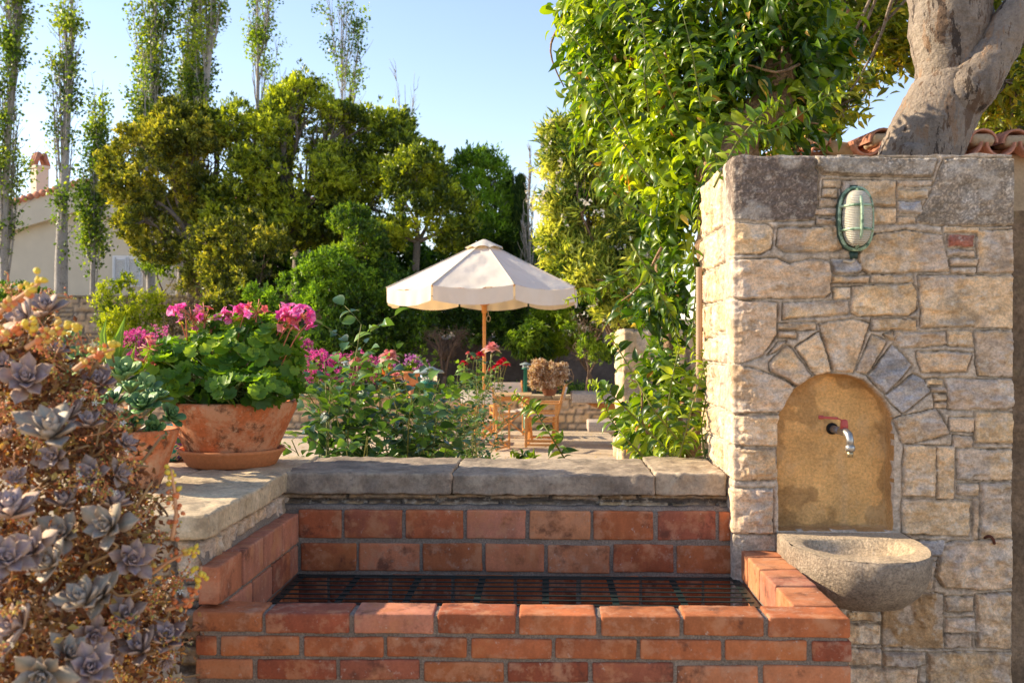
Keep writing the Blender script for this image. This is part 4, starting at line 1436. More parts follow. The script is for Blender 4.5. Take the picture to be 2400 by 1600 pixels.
# painted ceramic pot glimpsed between the bowls
p3 = D(388, 1070, 3.62); p3[2] = ZC + .002
cp = thing('ceramic_pot', p3, 'small painted turquoise ceramic pot tucked between the two bowls', 'pot')
mt_, nt, out = new_mat('painted_glaze')
q_ = nt.nodes.new('ShaderNodeBsdfPrincipled'); q_.inputs['Roughness'].default_value = .2
tcn = nt.nodes.new('ShaderNodeTexCoord')
rp = nt.nodes.new('ShaderNodeValToRGB'); rp.color_ramp.interpolation = 'CONSTANT'
for i, (ps, c_) in enumerate([(0, (.0, .22, .33)), (.42, (.02, .35, .30)), (.5, (.55, .55, .45)), (.56, (.12, .08, .4)), (.62, (.01, .2, .12))]):
    e = rp.color_ramp.elements[i] if i < 2 else rp.color_ramp.elements.new(ps)
    e.position = ps; e.color = (*c_, 1)
nt.links.new(noise_node(nt, tcn.outputs['Object'], 28, 2), rp.inputs[0]); nt.links.new(rp.outputs[0], q_.inputs['Base Color']); nt.links.new(q_.outputs[0], out.inputs[0])
MB().lathe([(0, 0), (.07, 0), (.085, .02), (.095, .06), (.09, .10), (.080, .118), (.076, .118), (.07, .10), (0, .1)], p3, 48).build('glazed_body', mt_, cp, True)
# ------------------------------------------------------------------ foliage toolkit
def T_(v, f):
    return np.array(v, float), np.array(f)


DIAMOND = T_([(0, 0, 0), (.5, .45, .13), (0, 1, 0), (-.5, .45, .13)], [(0, 1, 2), (0, 2, 3)])
NARROW = T_([(0, 0, 0), (.5, .35, .1), (.3, .75, .02), (0, 1, -.14), (-.3, .75, .02), (-.5, .35, .1), (0, .5, 0)],
            [(0, 1, 6), (1, 2, 6), (2, 3, 6), (6, 3, 4), (6, 4, 5), (6, 5, 0)])
_ov = []
for t, w, z in [(.0, .06, 0), (.22, .42, .02), (.48, .5, .03), (.74, .34, -.01), (.9, .14, -.08)]:
    _ov += [(-w, t, z + w * .28), (0, t, z), (w, t, z + w * .28)]
_ov += [(0, 1.02, -.14)]
_of = []
for i in range(4):
    a = 3 * i
    _of += [(a, a + 1, a + 4), (a, a + 4, a + 3), (a + 1, a + 2, a + 5), (a + 1, a + 5, a + 4)]
_of += [(12, 13, 15), (13, 14, 15)]
OVAL = T_(_ov, _of)
_c = OVAL[0].copy(); _c[:, 2] -= (_c[:, 1] ** 2) * .28
CURL = (_c, OVAL[1])
_n, _v = 27, [(0, 0, 0)]
for ring, rr in ((1, .52), (2, 1.0)):
    for i in range(_n):
        a = 2 * math.pi * i / _n + math.pi / 2
        sc = rr * (1 + (.11 * math.cos(9 * a) if ring == 2 else 0))
        # notch at the petiole (a = -pi/2)
        da = abs((a + math.pi / 2 + math.pi) % (2 * math.pi) - math.pi)
        if ring == 2: sc *= 1 - .55 * max(0, 1 - da / .35)
        _v.append((.5 * sc * math.cos(a), .5 + .5 * sc * math.sin(a), (.17 if ring == 2 else .06) + .06 * math.cos(9 * a) * (ring == 2)))
_f = []
for i in range(_n):
    j = (i + 1) % _n
    _f.append((0, 1 + i, 1 + j)); _f.append((1 + i, 1 + _n + i, 1 + _n + j)); _f.append((1 + i, 1 + _n + j, 1 + j))
_v = np.array(_v, float); _v[0] = (0, .5, -.02)
ROUND = (_v, np.array(_f))


def leaf_geo(P, A, N, L, W, tmpl):
    A = unit(A)
    X = unit(np.cross(A, N))
    Z = np.cross(X, A)
    tv, tf = tmpl
    n, k = len(P), len(tv)
    L = np.broadcast_to(L, (n,))[:, None, None]; W = np.broadcast_to(W, (n,))[:, None, None]
    V = P[:, None, :] + X[:, None, :] * tv[None, :, 0:1] * W + A[:, None, :] * tv[None, :, 1:2] * L + Z[:, None, :] * tv[None, :, 2:3] * L
    F = (tf[None] + (np.arange(n) * k)[:, None, None]).reshape(-1, 3)
    return V.reshape(-1, 3), F, k


def leaf_obj(name, P, A, N, L, W, tmpl, rnd, mat, parent=None, smooth=False, base=None):
    V, F, k = leaf_geo(P, A, N, L, W, tmpl)
    return mk(name, V, F, mat, parent, smooth, rnd=np.repeat(np.clip(rnd, 0, 1), k), base=base)


def sprigs(T, Dr, n, L, wf, r, spread=.85, up=.2, jit=.25, tmpl=DIAMOND, crnd=None):
    """clumps of n leaves round tips T with outward directions Dr -> arrays"""
    M = len(T)
    P = np.repeat(T, n, 0); Dd = np.repeat(Dr, n, 0)
    A = unit(Dd * (1 - spread * .45) + r.normal(size=(M * n, 3)) * spread * .62 + np.array([0, 0, up]))
    l = L * r.uniform(.65, 1.2, M * n)
    P = P + r.normal(size=P.shape) * L * jit - A * (l * .3)[:, None] * r.uniform(0, 1, (M * n, 1))
    N = unit(r.normal(size=P.shape) * .7 + np.array([-.25, -.15, .8]))
    if crnd is None: crnd = r.uniform(0, 1, M)
    rn = np.repeat(crnd, n) * .62 + r.uniform(0, 1, M * n) * .38
    return P, A, N, l, l * wf, rn


def crown_tips(lobes, dens, r, rough=.28, gap=.40, gf=1.1, depth=.22, seed=0, inner=.5, below=-.75):
    """tips on and just inside the surfaces of ellipsoid lobes (cx,cy,cz,rx,ry,rz)"""
    T, Dn = [], []
    lob = np.array(lobes, float)
    for i, l in enumerate(lob):
        c, rad = l[:3], l[3:6]
        area = 4 * math.pi * ((rad[0] * rad[1]) ** 1.6 / 3 + (rad[0] * rad[2]) ** 1.6 / 3 + (rad[1] * rad[2]) ** 1.6 / 3) ** (1 / 1.6)
        n = int(area * dens)
        d = unit(r.normal(size=(n, 3)))
        d = d[d[:, 2] > below - .0]
        rr = 1 - np.abs(r.normal(size=len(d))) * depth
        rr *= 1 + (fbm(d + i * 7 + seed, 2.3, 3, seed) - .5) * 2 * rough
        p = c + d * rad * np.maximum(rr, .1)[:, None]
        k = np.ones(len(p), bool)
        for j, m in enumerate(lob):
            if j != i and np.linalg.norm(c - m[:3]) < rad.max() * 1.3 + m[3:6].max():
                q = np.linalg.norm((p - m[:3]) / m[3:6], axis=1)
                k &= (q > .72) | (r.uniform(size=len(p)) < .12)
        g = fbm(p, gf, 4, seed + 3)
        k &= g > gap + (rr < .75) * .05
        T.append(p[k]); Dn.append(unit(d[k] * rad[::1].mean() / rad))
    return np.concatenate(T), np.concatenate(Dn)


def clumps(lobes, r, m=14, f=.30, keep=.74):
    out = []
    for l in np.array(lobes, float):
        out.append(tuple(np.concatenate([l[:3], l[3:6] * keep])))
        mr = l[3:6].mean()
        for _ in range(m):
            d = unit(r.normal(size=3)); d[2] = d[2] * .9 + .1
            q = mr * f * r.uniform(.6, 1.25)
            out.append(tuple(np.concatenate([l[:3] + d * (l[3:6] * .98 - q * .7), [q, q, q * r.uniform(.7, 1.1)]])))
    return np.array(out)


def curve_pts(p, q, n, wob, r, sag=0):
    t = np.linspace(0, 1, n)[:, None]
    P = np.array(p)[None] * (1 - t) + np.array(q)[None] * t
    L = np.linalg.norm(np.array(q) - np.array(p))
    o = r.normal(size=(2, 3)) * wob * L
    return P + o[0] * np.sin(t * math.pi) + o[1] * np.sin(t * 2 * math.pi) * .5 + np.array([0, 0, sag]) * L * np.sin(t * math.pi)


BARK_G = surf('grey_bark', (.20, .165, .14), .95, 3, .3, 40, .35, 1, 30, .02, stretch=(1, 1, .25))
BARK_P = surf('pale_poplar_bark', (.36, .33, .30), .9, 2, .25, 30, .3, .8, 20, .02, stretch=(1, 1, .4), patch=[((.10, .085, .075), 6, .55, .66, .7)])
BARK_B = surf('brown_twig_bark', (.17, .11, .075), .95, 3, .3, 40, .3, .8, 40, .01)
BARK_R = surf('dry_reddish_twigs', (.30, .19, .13), .9, 3, .3, 0, 0, 0)

L_POP = leafmat('poplar_leaf', (.045, .09, .014), (.14, .225, .028), (.40, .46, .06), .42, tcol=(1.8, 1.8, .5))
L_PIT = leafmat('olive_glossy_leaf', (.045, .075, .014), (.17, .225, .025), (.52, .56, .05), .38, .34, tcol=(1.8, 1.8, .4))
L_RED = leafmat('bronze_olive_leaf', (.055, .075, .017), (.19, .225, .030), (.54, .50, .065), .38, .34, tcol=(1.7, 1.6, .45))
L_GRN = leafmat('dark_hedge_leaf', (.03, .065, .013), (.08, .16, .02), (.26, .40, .035), .36, .32, tcol=(1.9, 2.0, .5))
L_MID = leafmat('mid_green_leaf', (.032, .075, .013), (.11, .19, .022), (.32, .42, .04), .36, .38, tcol=(1.8, 1.9, .5))
L_BRI = leafmat('bright_yellow_green_leaf', (.10, .16, .012), (.30, .37, .022), (.52, .56, .035), .42, .45, tcol=(1.8, 1.7, .4))
L_CYP = leafmat('dark_conifer_leaf', (.014, .04, .012), (.04, .09, .018), (.12, .18, .028), .15, .6, .2)
L_LIME = leafmat('lime_conifer_leaf', (.06, .12, .010), (.18, .28, .018), (.34, .44, .03), .35, .6, .2)
L_OLE = leafmat('oleander_leaf', (.06, .12, .022), (.36, .42, .06), (.68, .68, .16), .36, .40, tcol=(1.8, 1.7, .6))
L_VIN = leafmat('glossy_climber_leaf', (.03, .075, .008), (.11, .20, .014), (.36, .44, .03), .42, .34, .5, tcol=(2.0, 1.9, .35))
L_AUT = leafmat('yellowing_tree_leaf', (.06, .10, .014), (.24, .29, .026), (.56, .48, .05), .42, .4, tcol=(1.8, 1.7, .4))
L_GRY = leafmat('grey_twiggy_leaf', (.08, .08, .05), (.16, .15, .08), (.28, .25, .15), .2, .6)


def tree(name, label, cat, base, lobes, leafm, barkm, dens=60, n=7, L=.1, wf=.42, tr=.12, fork=.45, group=None, gap=.40, rough=.28, seed=0,
         limbs=True, twigs=14, tmpl=DIAMOND, gf=1.1, depth=.22, spread=.85, up=.45, fork_pt=None, below=-.75, hue=.5, csub=24):
    r = np.random.default_rng(1000 + seed)
    base = np.array(base, float)
    t_ = thing(name, base, label, cat, group)
    lob = np.array(lobes, float)
    cen = lob[:, :3].mean(0)
    top = lob[:, 2].max()
    fp = np.array(fork_pt, float) if fork_pt is not None else np.array([base[0] * .6 + cen[0] * .4, base[1] * .6 + cen[1] * .4, base[2] + (lob[:, 2].min() - base[2]) * fork])
    tk = MB()
    tp_ = curve_pts(base - [0, 0, .1], fp, 8, .04, r)
    tk.tube(tp_, np.linspace(tr * 1.25, tr * .85, 8) * (1 + r.normal(size=8) * .05), 10)
    for l in lob:
        e = l[:3] + np.array([0, 0, l[5] * .3])
        P = curve_pts(fp, e, 9, .07, r, .03)
        tk.tube(P, np.linspace(tr * .62, tr * .16, 9), 7)
        for k in range(twigs):
            s0 = P[r.integers(3, 9)]
            d = unit(r.normal(size=3)); d[2] = abs(d[2]) * .8 if r.random() < .7 else d[2]
            e2 = l[:3] + d * l[3:6] * r.uniform(.6, .98)
            Q = curve_pts(s0, e2, 6, .08, r, .04)
            tk.tube(Q, np.linspace(tr * .17, tr * .03, 6), 5)
            for q in range(3):
                s1 = Q[r.integers(2, 5)]
                tk.tube(curve_pts(s1, s1 + unit(r.normal(size=3) + d) * l[3:6].mean() * .4, 4, .08, r), np.linspace(tr * .06, tr * .015, 4), 3)
    tk.build('trunk', barkm, t_, True)
    if base[1] > 12:
        rough = rough * 1.5
        lob = lob.copy(); lob[:, 3:6] *= 1.12
    lob2 = clumps(lob, r, csub) if csub else lob
    T, Dn = crown_tips(lob2, dens * (1.15 if csub else 2.5), r, rough, gap - .005, gf, depth * 1.25, seed, below=below)
    st = r.uniform(size=len(T)) < .07          # stray shoots that break the outline
    T[st] += unit(Dn[st] + [0, 0, .5]) * (lob[:, 3:6].mean() * .30 * r.uniform(.3, 1, (st.sum(), 1)))
    if base[1] > 12:
        kk = (Dn[:, 1] < .25) | (r.uniform(size=len(T)) < .35)
        T, Dn = T[kk], Dn[kk]
    L = L * 1.12
    cr = np.clip((fbm(T, 1.6, 3, seed + 4) - .5) * 1.9 + hue + r.normal(size=len(T)) * .26, 0, 1)
    leaf_obj('crown', *sprigs(T, Dn, n, L, wf, r, spread, up, tmpl=tmpl, crnd=cr)[:5], tmpl, sprigs_r(cr, n, r), leafm, t_)
    return t_


def sprigs_r(cr, n, r):
    return np.clip(np.repeat(cr, n) * .85 + (r.uniform(0, 1, len(cr) * n) - .5) * .5 + .07, 0, 1)


def lob(x, y, Y, r, ry=None, rd=None):
    """lobe from display pixel centre, depth Y, pixel radii"""
    p = D(x, y, Y)
    k = Y / 2352.0
    ry = ry or r
    return (p[0], p[1], p[2], r * k, (rd if rd else r * .85) * k, ry * k)


# ------------------------------------------------------------------ poplars
def poplar(x, Y, topy, width, label, seed, basez=2.5, lean=0, leafy=1.0, bare=.3, tr=.14, y0=680, stems=9, leafm=L_POP, cov=(0.0, 1.0), pale=True):
    r = np.random.default_rng(300 + seed)
    b = D(x, y0, Y); b[2] = basez
    tp_ = D(x + lean, topy, Y)
    t_ = thing('poplar_tree', b, label, 'tree', 'tall poplars behind the garden wall')
    w = width * Y / 2352
    Hh = tp_[2] - basez
    m = MB()
    tk = curve_pts(b - [0, 0, .1], tp_, 16, .012, r)
    m.tube(tk, np.linspace(tr, tr * .12, 16) * (1 + r.normal(size=16) * .04), 9)
    tips, dirs = [], []
    for k in range(stems * 4):
        f0 = r.uniform(.10, .85)
        s0 = tk[0] * (1 - f0) + tk[-1] * f0
        i0 = min(int(f0 * 15), 14); s0 = tk[i0]
        a = r.uniform(0, 2 * math.pi)
        rad = w * .62 * r.uniform(.25, 1.0) * (1 - .35 * f0)
        ln = Hh * r.uniform(.12, .34) * (1.1 - .5 * f0)
        e = s0 + np.array([math.cos(a) * rad, math.sin(a) * rad, ln * 1.25])
        n_ = 8
        t = np.linspace(0, 1, n_)[:, None]
        P = s0 + (e - s0) * np.hstack([t ** .55, t ** .55, t]) + np.cumsum(r.normal(size=(n_, 3)) * .012 * ln * .3, 0)
        m.tube(P, np.linspace(tr * .30 * (1 - f0 * .6), .006, n_), 5)
        for q in range(5):
            i1 = r.integers(2, n_)
            s1 = P[i1]
            d = unit(np.array([r.normal() * .35 + math.cos(a) * .25, r.normal() * .35, 1.0]))
            e1 = s1 + d * ln * r.uniform(.15, .4)
            Q = curve_pts(s1, e1, 5, .05, r)
            m.tube(Q, np.linspace(.011, .004, 5), 4)
            if r.random() < leafy * .46 and cov[0] < (s1[2] - basez) / Hh < cov[1]:
                nt_ = r.integers(2, 5)
                tt = r.uniform(0, 1, nt_)[:, None]
                tips.append(Q[0] * (1 - tt) + Q[-1] * tt + r.normal(size=(nt_, 3)) * .07)
                dirs.append(np.tile(d, (nt_, 1)) + r.normal(size=(nt_, 3)) * .4)
        for q in range(int(bare * 5 + 3)):
            s1 = P[r.integers(1, n_)]
            m.tube(curve_pts(s1, s1 + np.array([r.normal() * .12, r.normal() * .1, r.uniform(.5, 1.3)]) * ln * .35, 5, .04, r), np.linspace(.009, .003, 5), 3, rnd=.9)
    m.build('trunk', BARK_P if pale else BARK_B, t_, True)
    T = np.concatenate(tips); Dn = unit(np.concatenate(dirs))
    cr = np.clip(.5 + r.normal(size=len(T)) * .22 + (fbm(T, .8, 2, seed) - .5) * 1.2, 0, 1)
    P, A, N, l, W_, _ = sprigs(T, Dn, 26, .105, .8, r, 1.1, -.05, 1.25)
    leaf_obj('crown', P, A, N, l, W_, DIAMOND, sprigs_r(cr, 26, r), leafm, t_)
    return t_


poplar(12, 27, -120, 56, 'leftmost poplar with bare rosy twigs, at the photo edge', 1, lean=26, stems=12, tr=.13, leafy=.75, bare=1.0)
poplar(140, 26, -60, 58, 'slender poplar with a pale leaning trunk in front of the cream gable', 2, lean=28, stems=9, tr=.17, leafy=.42, bare=.9)
poplar(212, 27.5, 235, 62, 'short young poplar between the leaning poplar and the bronze tree', 3, lean=25, stems=9, tr=.08, leafy=.95, bare=.5)
poplar(348, 28, -140, 105, 'bright leafy poplar rising left of the twin pale trunks', 4, lean=20, stems=14, tr=.13, leafy=1, bare=.1)
poplar(408, 29, -180, 80, 'poplar with brown dead twigs in its middle', 5, lean=40, stems=12, tr=.12, leafy=.6, bare=1.2)
poplar(452, 28.5, -160, 85, 'poplar with the clean pale upper trunk, right in the cluster', 6, lean=48, stems=11, tr=.17, leafy=.8, bare=.4)
poplar(590, 30, -60, 110, 'open thin poplar with blue-green leaves over the big green tree', 7, lean=0, stems=9, tr=.12, leafy=.62, bare=.4, leafm=L_MID)
poplar(762, 33, 15, 95, 'small bare-topped poplar against the open sky', 8, lean=22, stems=9, tr=.09, leafy=.5, bare=1.4, leafm=L_MID)
poplar(930, 30, 195, 60, 'nearly leafless poplar tip poking above the dome of the green tree', 9, stems=3, tr=.05, leafy=.06, bare=1.0)
poplar(1398, 20, -130, 105, 'poplar with grey bare twigs behind the white oleander', 10, basez=1.6, stems=13, tr=.12, leafy=.8, bare=1.4, y0=760, leafm=L_POP)
poplar(1215, 22, 380, 50, 'cluster of bare grey stems at the left edge of the oleander', 11, basez=1.5, stems=4, tr=.04, leafy=.05, bare=2.0, y0=760)

# ------------------------------------------------------------------ big evergreen trees
G = 'evergreen trees along the back wall'
PZ = 2.4
b = D(437, 640, 22.5); b[2] = 2.4
tree('pittosporum_tree', 'bronze-tinted evergreen tree with bare lower branches left of the dense mass', 'tree', b,
     [lob(330, 345, 22.5, 75, 60), lob(430, 330, 22.5, 88, 62), lob(305, 430, 22.2, 70, 60), lob(400, 420, 22.5, 95, 70), lob(330, 520, 22, 60, 45), lob(480, 390, 23, 60, 70), lob(265, 385, 22.4, 40, 35), lob(500, 320, 23, 50, 50), lob(450, 480, 22.8, 80, 60), lob(360, 570, 22.3, 60, 45), lob(420, 270, 22.8, 60, 40)],
     L_RED, BARK_G, dens=88, n=8, L=.105, tr=.13, seed=1, gap=.43, group=G, fork_pt=D(440, 560, 22.5), twigs=10, hue=.55)
b = D(690, 700, 23.5); b[2] = .5
tree('pittosporum_tree', 'largest dense olive-green evergreen tree, its round crown against the sky', 'tree', b,
     [lob(600, 320, 23, 110, 75), lob(690, 255, 23.5, 78, 60), lob(790, 320, 23.5, 115, 85), lob(880, 330, 24, 95, 72), lob(560, 420, 22.5, 100, 80), lob(690, 420, 22.8, 120, 90), lob(820, 430, 23.4, 100, 80), lob(930, 390, 23.5, 85, 80), lob(695, 205, 23.5, 38, 34), lob(760, 275, 23.5, 60, 40), lob(540, 520, 22.6, 90, 60), lob(660, 520, 22.8, 110, 60), lob(780, 520, 23.2, 100, 60), lob(520, 320, 23, 60, 60), lob(860, 480, 23.4, 70, 60)],
     L_PIT, BARK_G, dens=80, n=8, L=.105, tr=.20, seed=2, gap=.395, group=G, fork_pt=D(690, 560, 23.5), twigs=12, hue=.6)
b = D(965, 640, 21.5); b[2] = .55
tree('pittosporum_tree', 'rounded evergreen tree on a forked grey trunk behind the parasol', 'tree', b,
     [lob(950, 400, 21.5, 72, 52), lob(930, 480, 21.3, 78, 60), lob(1010, 480, 21.6, 78, 62), lob(1045, 545, 21.4, 55, 42), lob(900, 540, 21.2, 50, 42)],
     L_PIT, BARK_G, dens=88, n=8, L=.098, tr=.085, seed=3, gap=.42, group=G, fork_pt=D(958, 555, 21.5), twigs=10, hue=.42)
b = D(1120, 640, 23.5); b[2] = 1.5
tree('pine_tree', 'dark pointed evergreen right of the forked grey tree', 'tree', b,
     [lob(1075, 400, 23.5, 48, 55), lob(1120, 420, 23.5, 50, 68), lob(1060, 470, 23.3, 55, 60), lob(1130, 490, 23.4, 60, 70), lob(1090, 560, 23.4, 80, 60)],
     L_GRN, BARK_G, dens=105, n=7, L=.11, tr=.11, seed=4, gap=.38, group=G, rough=.5, wf=.3, up=.6, twigs=8, hue=.62)


def cypress(x, Y, y0, y1, w, label, seed, mat=L_CYP, z0=1.5):
    r = np.random.default_rng(seed)
    b = D(x, y1, Y); b[2] = z0
    tp_ = D(x, y0, Y)
    t_ = thing('cypress_tree', b, label, 'tree', 'slim conifers by the oleander')
    m = MB(); m.tube([b - [0, 0, .05], (b + tp_) / 2, tp_ - [0, 0, .3]], [.08, .05, .01], 7); m.build('trunk', BARK_B, t_, True)
    n = 3000
    f = r.uniform(0, 1, n) ** .85
    rad = w * Y / 2352 * .5 * (1 - f) ** .55 * np.minimum(1, f * 8 + .35) * (1 + (fbm(np.stack([f * 9, f * 0 + seed, r.uniform(0, 1, n) * 0], 1), 2, 2, seed) - .5) * .5)
    a = r.uniform(0, 2 * math.pi, n)
    rr = rad * (1 - np.abs(r.normal(size=n)) * .25)
    T = np.stack([b[0] + (tp_[0] - b[0]) * f + np.cos(a) * rr, b[1] + np.sin(a) * rr, b[2] + (tp_[2] - b[2]) * f], 1)
    Dn = unit(np.stack([np.cos(a) * .4, np.sin(a) * .4, np.ones(n)], 1))
    cr = np.clip(.45 + r.normal(size=n) * .25, 0, 1)
    P, A, N, l, W_, _ = sprigs(T, Dn, 7, .14, .22, r, .5, .3)
    leaf_obj('crown', P, A, N, l, W_, DIAMOND, sprigs_r(cr, 7, r), mat, t_)


cypress(1168, 24, 405, 690, 60, 'narrow dark cypress nearest the dark pointed evergreen', 41)
cypress(1196, 23.4, 415, 700, 40, 'thinner dark cypress tip beside the bare grey stems', 42)

# ------------------------------------------------------------------ shrubs and hedges
def shrub(x, y, Y, lobes, label, mat, seed, name='shrub', group='shrubs along the back of the garden', z0=.57, tr=.03, **kw):
    b = D(x, y, Y); b[2] = z0
    kw.setdefault('dens', 150); kw.setdefault('n', 7); kw.setdefault('L', .075); kw.setdefault('twigs', 6)
    return tree(name, label, 'shrub', b, [lob(*l) for l in lobes], mat, BARK_B, tr=tr, seed=seed, group=group, **kw)


shrub(285, 780, 20.5, [(290, 690, 20.5, 62, 52), (255, 740, 20.3, 55, 55), (330, 720, 20.6, 55, 55), (300, 655, 20.5, 35, 28), (285, 790, 20.4, 62, 40)], 'bright yellow-green shrub against the rubble wall', L_BRI, 51, dens=100, gap=.40)
shrub(40, 760, 21.5, [(40, 690, 21.5, 62, 38), (75, 720, 21.3, 42, 45)], 'dark green shrub at the left edge by the rubble wall', L_GRN, 52)
shrub(430, 760, 21.0, [(430, 700, 21, 60, 50), (470, 660, 21.2, 50, 45), (395, 740, 21, 45, 40)], 'grey twiggy half-bare shrub right of the yellow-green one', L_GRY, 53, dens=60, n=5, gap=.45, twigs=30)
shrub(560, 760, 20.8, [(540, 560, 20.8, 70, 55), (610, 590, 20.7, 75, 65), (520, 630, 20.6, 60, 55), (600, 660, 20.4, 65, 55), (560, 520, 21, 50, 40), (540, 720, 20.3, 70, 60), (470, 560, 21, 45, 45), (500, 780, 20.2, 80, 50)], 'bronze-leaved bushy shrub below the largest evergreen', L_RED, 54, tr=.05, dens=95, L=.085, gap=.42, hue=.42)
shrub(475, 700, 22.2, [(470, 590, 22.2, 55, 45), (500, 640, 22, 60, 50), (455, 650, 22, 40, 40)], 'bronze-green undergrowth around the poplar trunks beside the pink wing', L_RED, 65, z0=2.45, dens=95, L=.085, gap=.40, hue=.5)
shrub(370, 690, 23.5, [(365, 600, 23.5, 45, 40), (400, 640, 23.3, 45, 40)], 'leafy undergrowth hiding the foot of the bright leafy poplar', L_MID, 66, z0=2.45, dens=80, L=.085, gap=.43, hue=.5)
shrub(810, 760, 20.3, [(805, 520, 20.6, 48, 48), (835, 575, 20.4, 55, 60), (790, 600, 20.3, 50, 55)], 'fresh green bushy tree low in the middle of the dark mass', L_MID, 55, tr=.06, dens=120, L=.085, gap=.38, hue=.5)
shrub(700, 820, 19.9, [(660, 690, 19.9, 85, 60), (750, 640, 20, 80, 60), (720, 750, 19.7, 95, 75), (620, 750, 19.8, 60, 70), (820, 680, 20, 75, 60), (690, 800, 19.6, 110, 50), (800, 780, 19.8, 80, 60)], 'big glossy dark green hedge behind the magenta geraniums', L_GRN, 56, name='hedge', dens=135, L=.075, gap=.36, hue=.62, tr=.05)
shrub(860, 820, 20.2, [(850, 740, 20.2, 90, 60), (910, 700, 20.4, 85, 70), (900, 640, 20.6, 70, 45), (940, 760, 20.3, 60, 45), (880, 790, 20.1, 80, 45)], 'very dark clipped hedge left of the parasol pole', L_GRN, 57, name='hedge', dens=130, L=.075, gap=.34, hue=.3, tr=.05)
shrub(1075, 830, 21, [(1060, 740, 21, 75, 55), (1130, 760, 21.2, 60, 45), (1010, 700, 21.4, 70, 60), (1150, 700, 21.6, 70, 50)], 'dark shrub in the shade right under the parasol', L_GRN, 58, name='hedge', dens=120, gap=.37, hue=.35)
shrub(1020, 850, 19.2, [(1000, 780, 19.2, 42, 40), (1055, 775, 19.3, 38, 38), (1025, 815, 19.2, 30, 35)], 'twiggy little shrub with pale bare branches near the parasol pole', L_MID, 59, dens=60, n=5, gap=.47, twigs=40, hue=.6, tr=.045)
shrub(1225, 860, 19.4, [(1222, 765, 19.4, 28, 26), (1205, 790, 19.4, 36, 34), (1235, 800, 19.5, 28, 30)], 'young peach tree with drooping narrow leaves', L_MID, 60, name='peach_tree', group=None, dens=110, n=8, L=.13, wf=.2, up=-.7, hue=.7, tr=.03, gap=.36)
shrub(1275, 850, 20, [(1262, 740, 20, 45, 40), (1290, 775, 20, 45, 50), (1265, 800, 19.8, 35, 30)], 'lime-green feathery conifer shrub right of the peach tree', L_LIME, 61, dens=260, n=6, L=.07, wf=.25, gap=.36, hue=.6)
shrub(1355, 870, 19, [(1330, 740, 19, 50, 45), (1370, 775, 19, 55, 55), (1320, 800, 18.9, 35, 35), (1390, 720, 19.2, 50, 50)], 'loose light shrub with slender stems before the stone pier', L_MID, 62, dens=90, n=6, gap=.43, hue=.7, twigs=16, tr=.04)
shrub(1420, 870, 20.5, [(1420, 780, 20.5, 60, 60), (1480, 740, 20.5, 70, 80), (1440, 690, 20.6, 80, 70)], 'dark shrub mass right behind the stone pier', L_GRN, 63, name='hedge', dens=110, gap=.36, hue=.5)
shrub(1345, 880, 18.6, [(1345, 800, 18.6, 18, 30), (1375, 815, 18.7, 22, 24)], 'small sapling standing on a bare pale stem', L_MID, 64, name='sapling', group=None, dens=150, n=5, gap=.4, hue=.7, tr=.035)
for i, (x, y, Y, rr, lb) in enumerate([(1150, 640, 24.6, 120, 'dark backdrop thicket behind the parasol top'), (560, 640, 25, 110, 'dark thicket filling under the largest evergreen'), (760, 600, 25, 130, 'dark thicket deep behind the middle evergreens'), (900, 590, 24.8, 110, 'dark thicket behind the forked grey trunk'), (1320, 640, 25, 120, 'dark thicket seen through the oleander')]):
    shrub(x, y, Y, [(x, y, Y, rr, rr * .75), (x - rr * .4, y + 60, Y, rr * .8, rr * .6), (x + rr * .4, y + 50, Y, rr * .8, rr * .6)], lb, L_GRN, 70 + i, name='thicket', group='thickets filling the tree line', z0=1.5, dens=60, L=.13, n=6, gap=.33, hue=.2, twigs=4)

# ------------------------------------------------------------------ oleander
b = D(1480, 900, 19.0); b[2] = BED_Z
ol_l = [lob(1290, 330, 18.2, 48, 52), lob(1340, 380, 18.2, 80, 80), lob(1290, 450, 18, 50, 60), lob(1370, 500, 18, 95, 90), lob(1300, 560, 18, 55, 55), lob(1380, 610, 18, 105, 75), lob(1430, 430, 18.6, 90, 110), lob(1470, 560, 18.4, 90, 100), lob(1345, 640, 18, 50, 42), lob(1430, 690, 18.2, 70, 60), lob(1480, 760, 18.6, 60, 80), lob(1300, 400, 18.2, 52, 70), lob(1400, 330, 18.4, 90, 80), lob(1470, 280, 18.6, 90, 90)]
ole = tree('oleander_bush', 'tall sunlit oleander bush dotted with white flowers right of the parasol', 'bush', b, ol_l, L_OLE, BARK_B, dens=75, n=8, L=.17, wf=.19, tr=.05, seed=81, gap=.375, gf=1.4, rough=.25, twigs=16, spread=.9, up=.35, hue=.55, tmpl=DIAMOND)
r = np.random.default_rng(5)
M_WFL = leafmat('white_petal', (.75, .70, .62), (.8, .76, .68), (.85, .8, .72), .3, .6, .2, tcol=(1, .95, .8))
T, Dn = crown_tips(ol_l, 6, r, .25, .40, 2.5, .02, 81)
k = (T[:, 1] < 18.3) & ((T[:, 2] > 3.0) | (r.uniform(size=len(T)) < .2))
T, Dn = T[k], Dn[k]
T = np.repeat(T, 5, 0) + r.normal(size=(len(T) * 5, 3)) * .06
P, A, N, l, W_, _ = sprigs(T + np.repeat(Dn, 5, 0) * .12, np.repeat(Dn, 5, 0), 5, .045, .9, r, 1.3, 0, .3)
leaf_obj('blossom', P, A, N, l, W_, DIAMOND, r.uniform(0, 1, len(P)), M_WFL, ole)

# ------------------------------------------------------------------ glossy climber
VY = 4.25
cv = thing('climbing_vine', (D(1560, 1000, VY)[0], VY, 0), 'glossy green climber pouring over the pillar side with long arching shoots', 'vine')
r = np.random.default_rng(91)


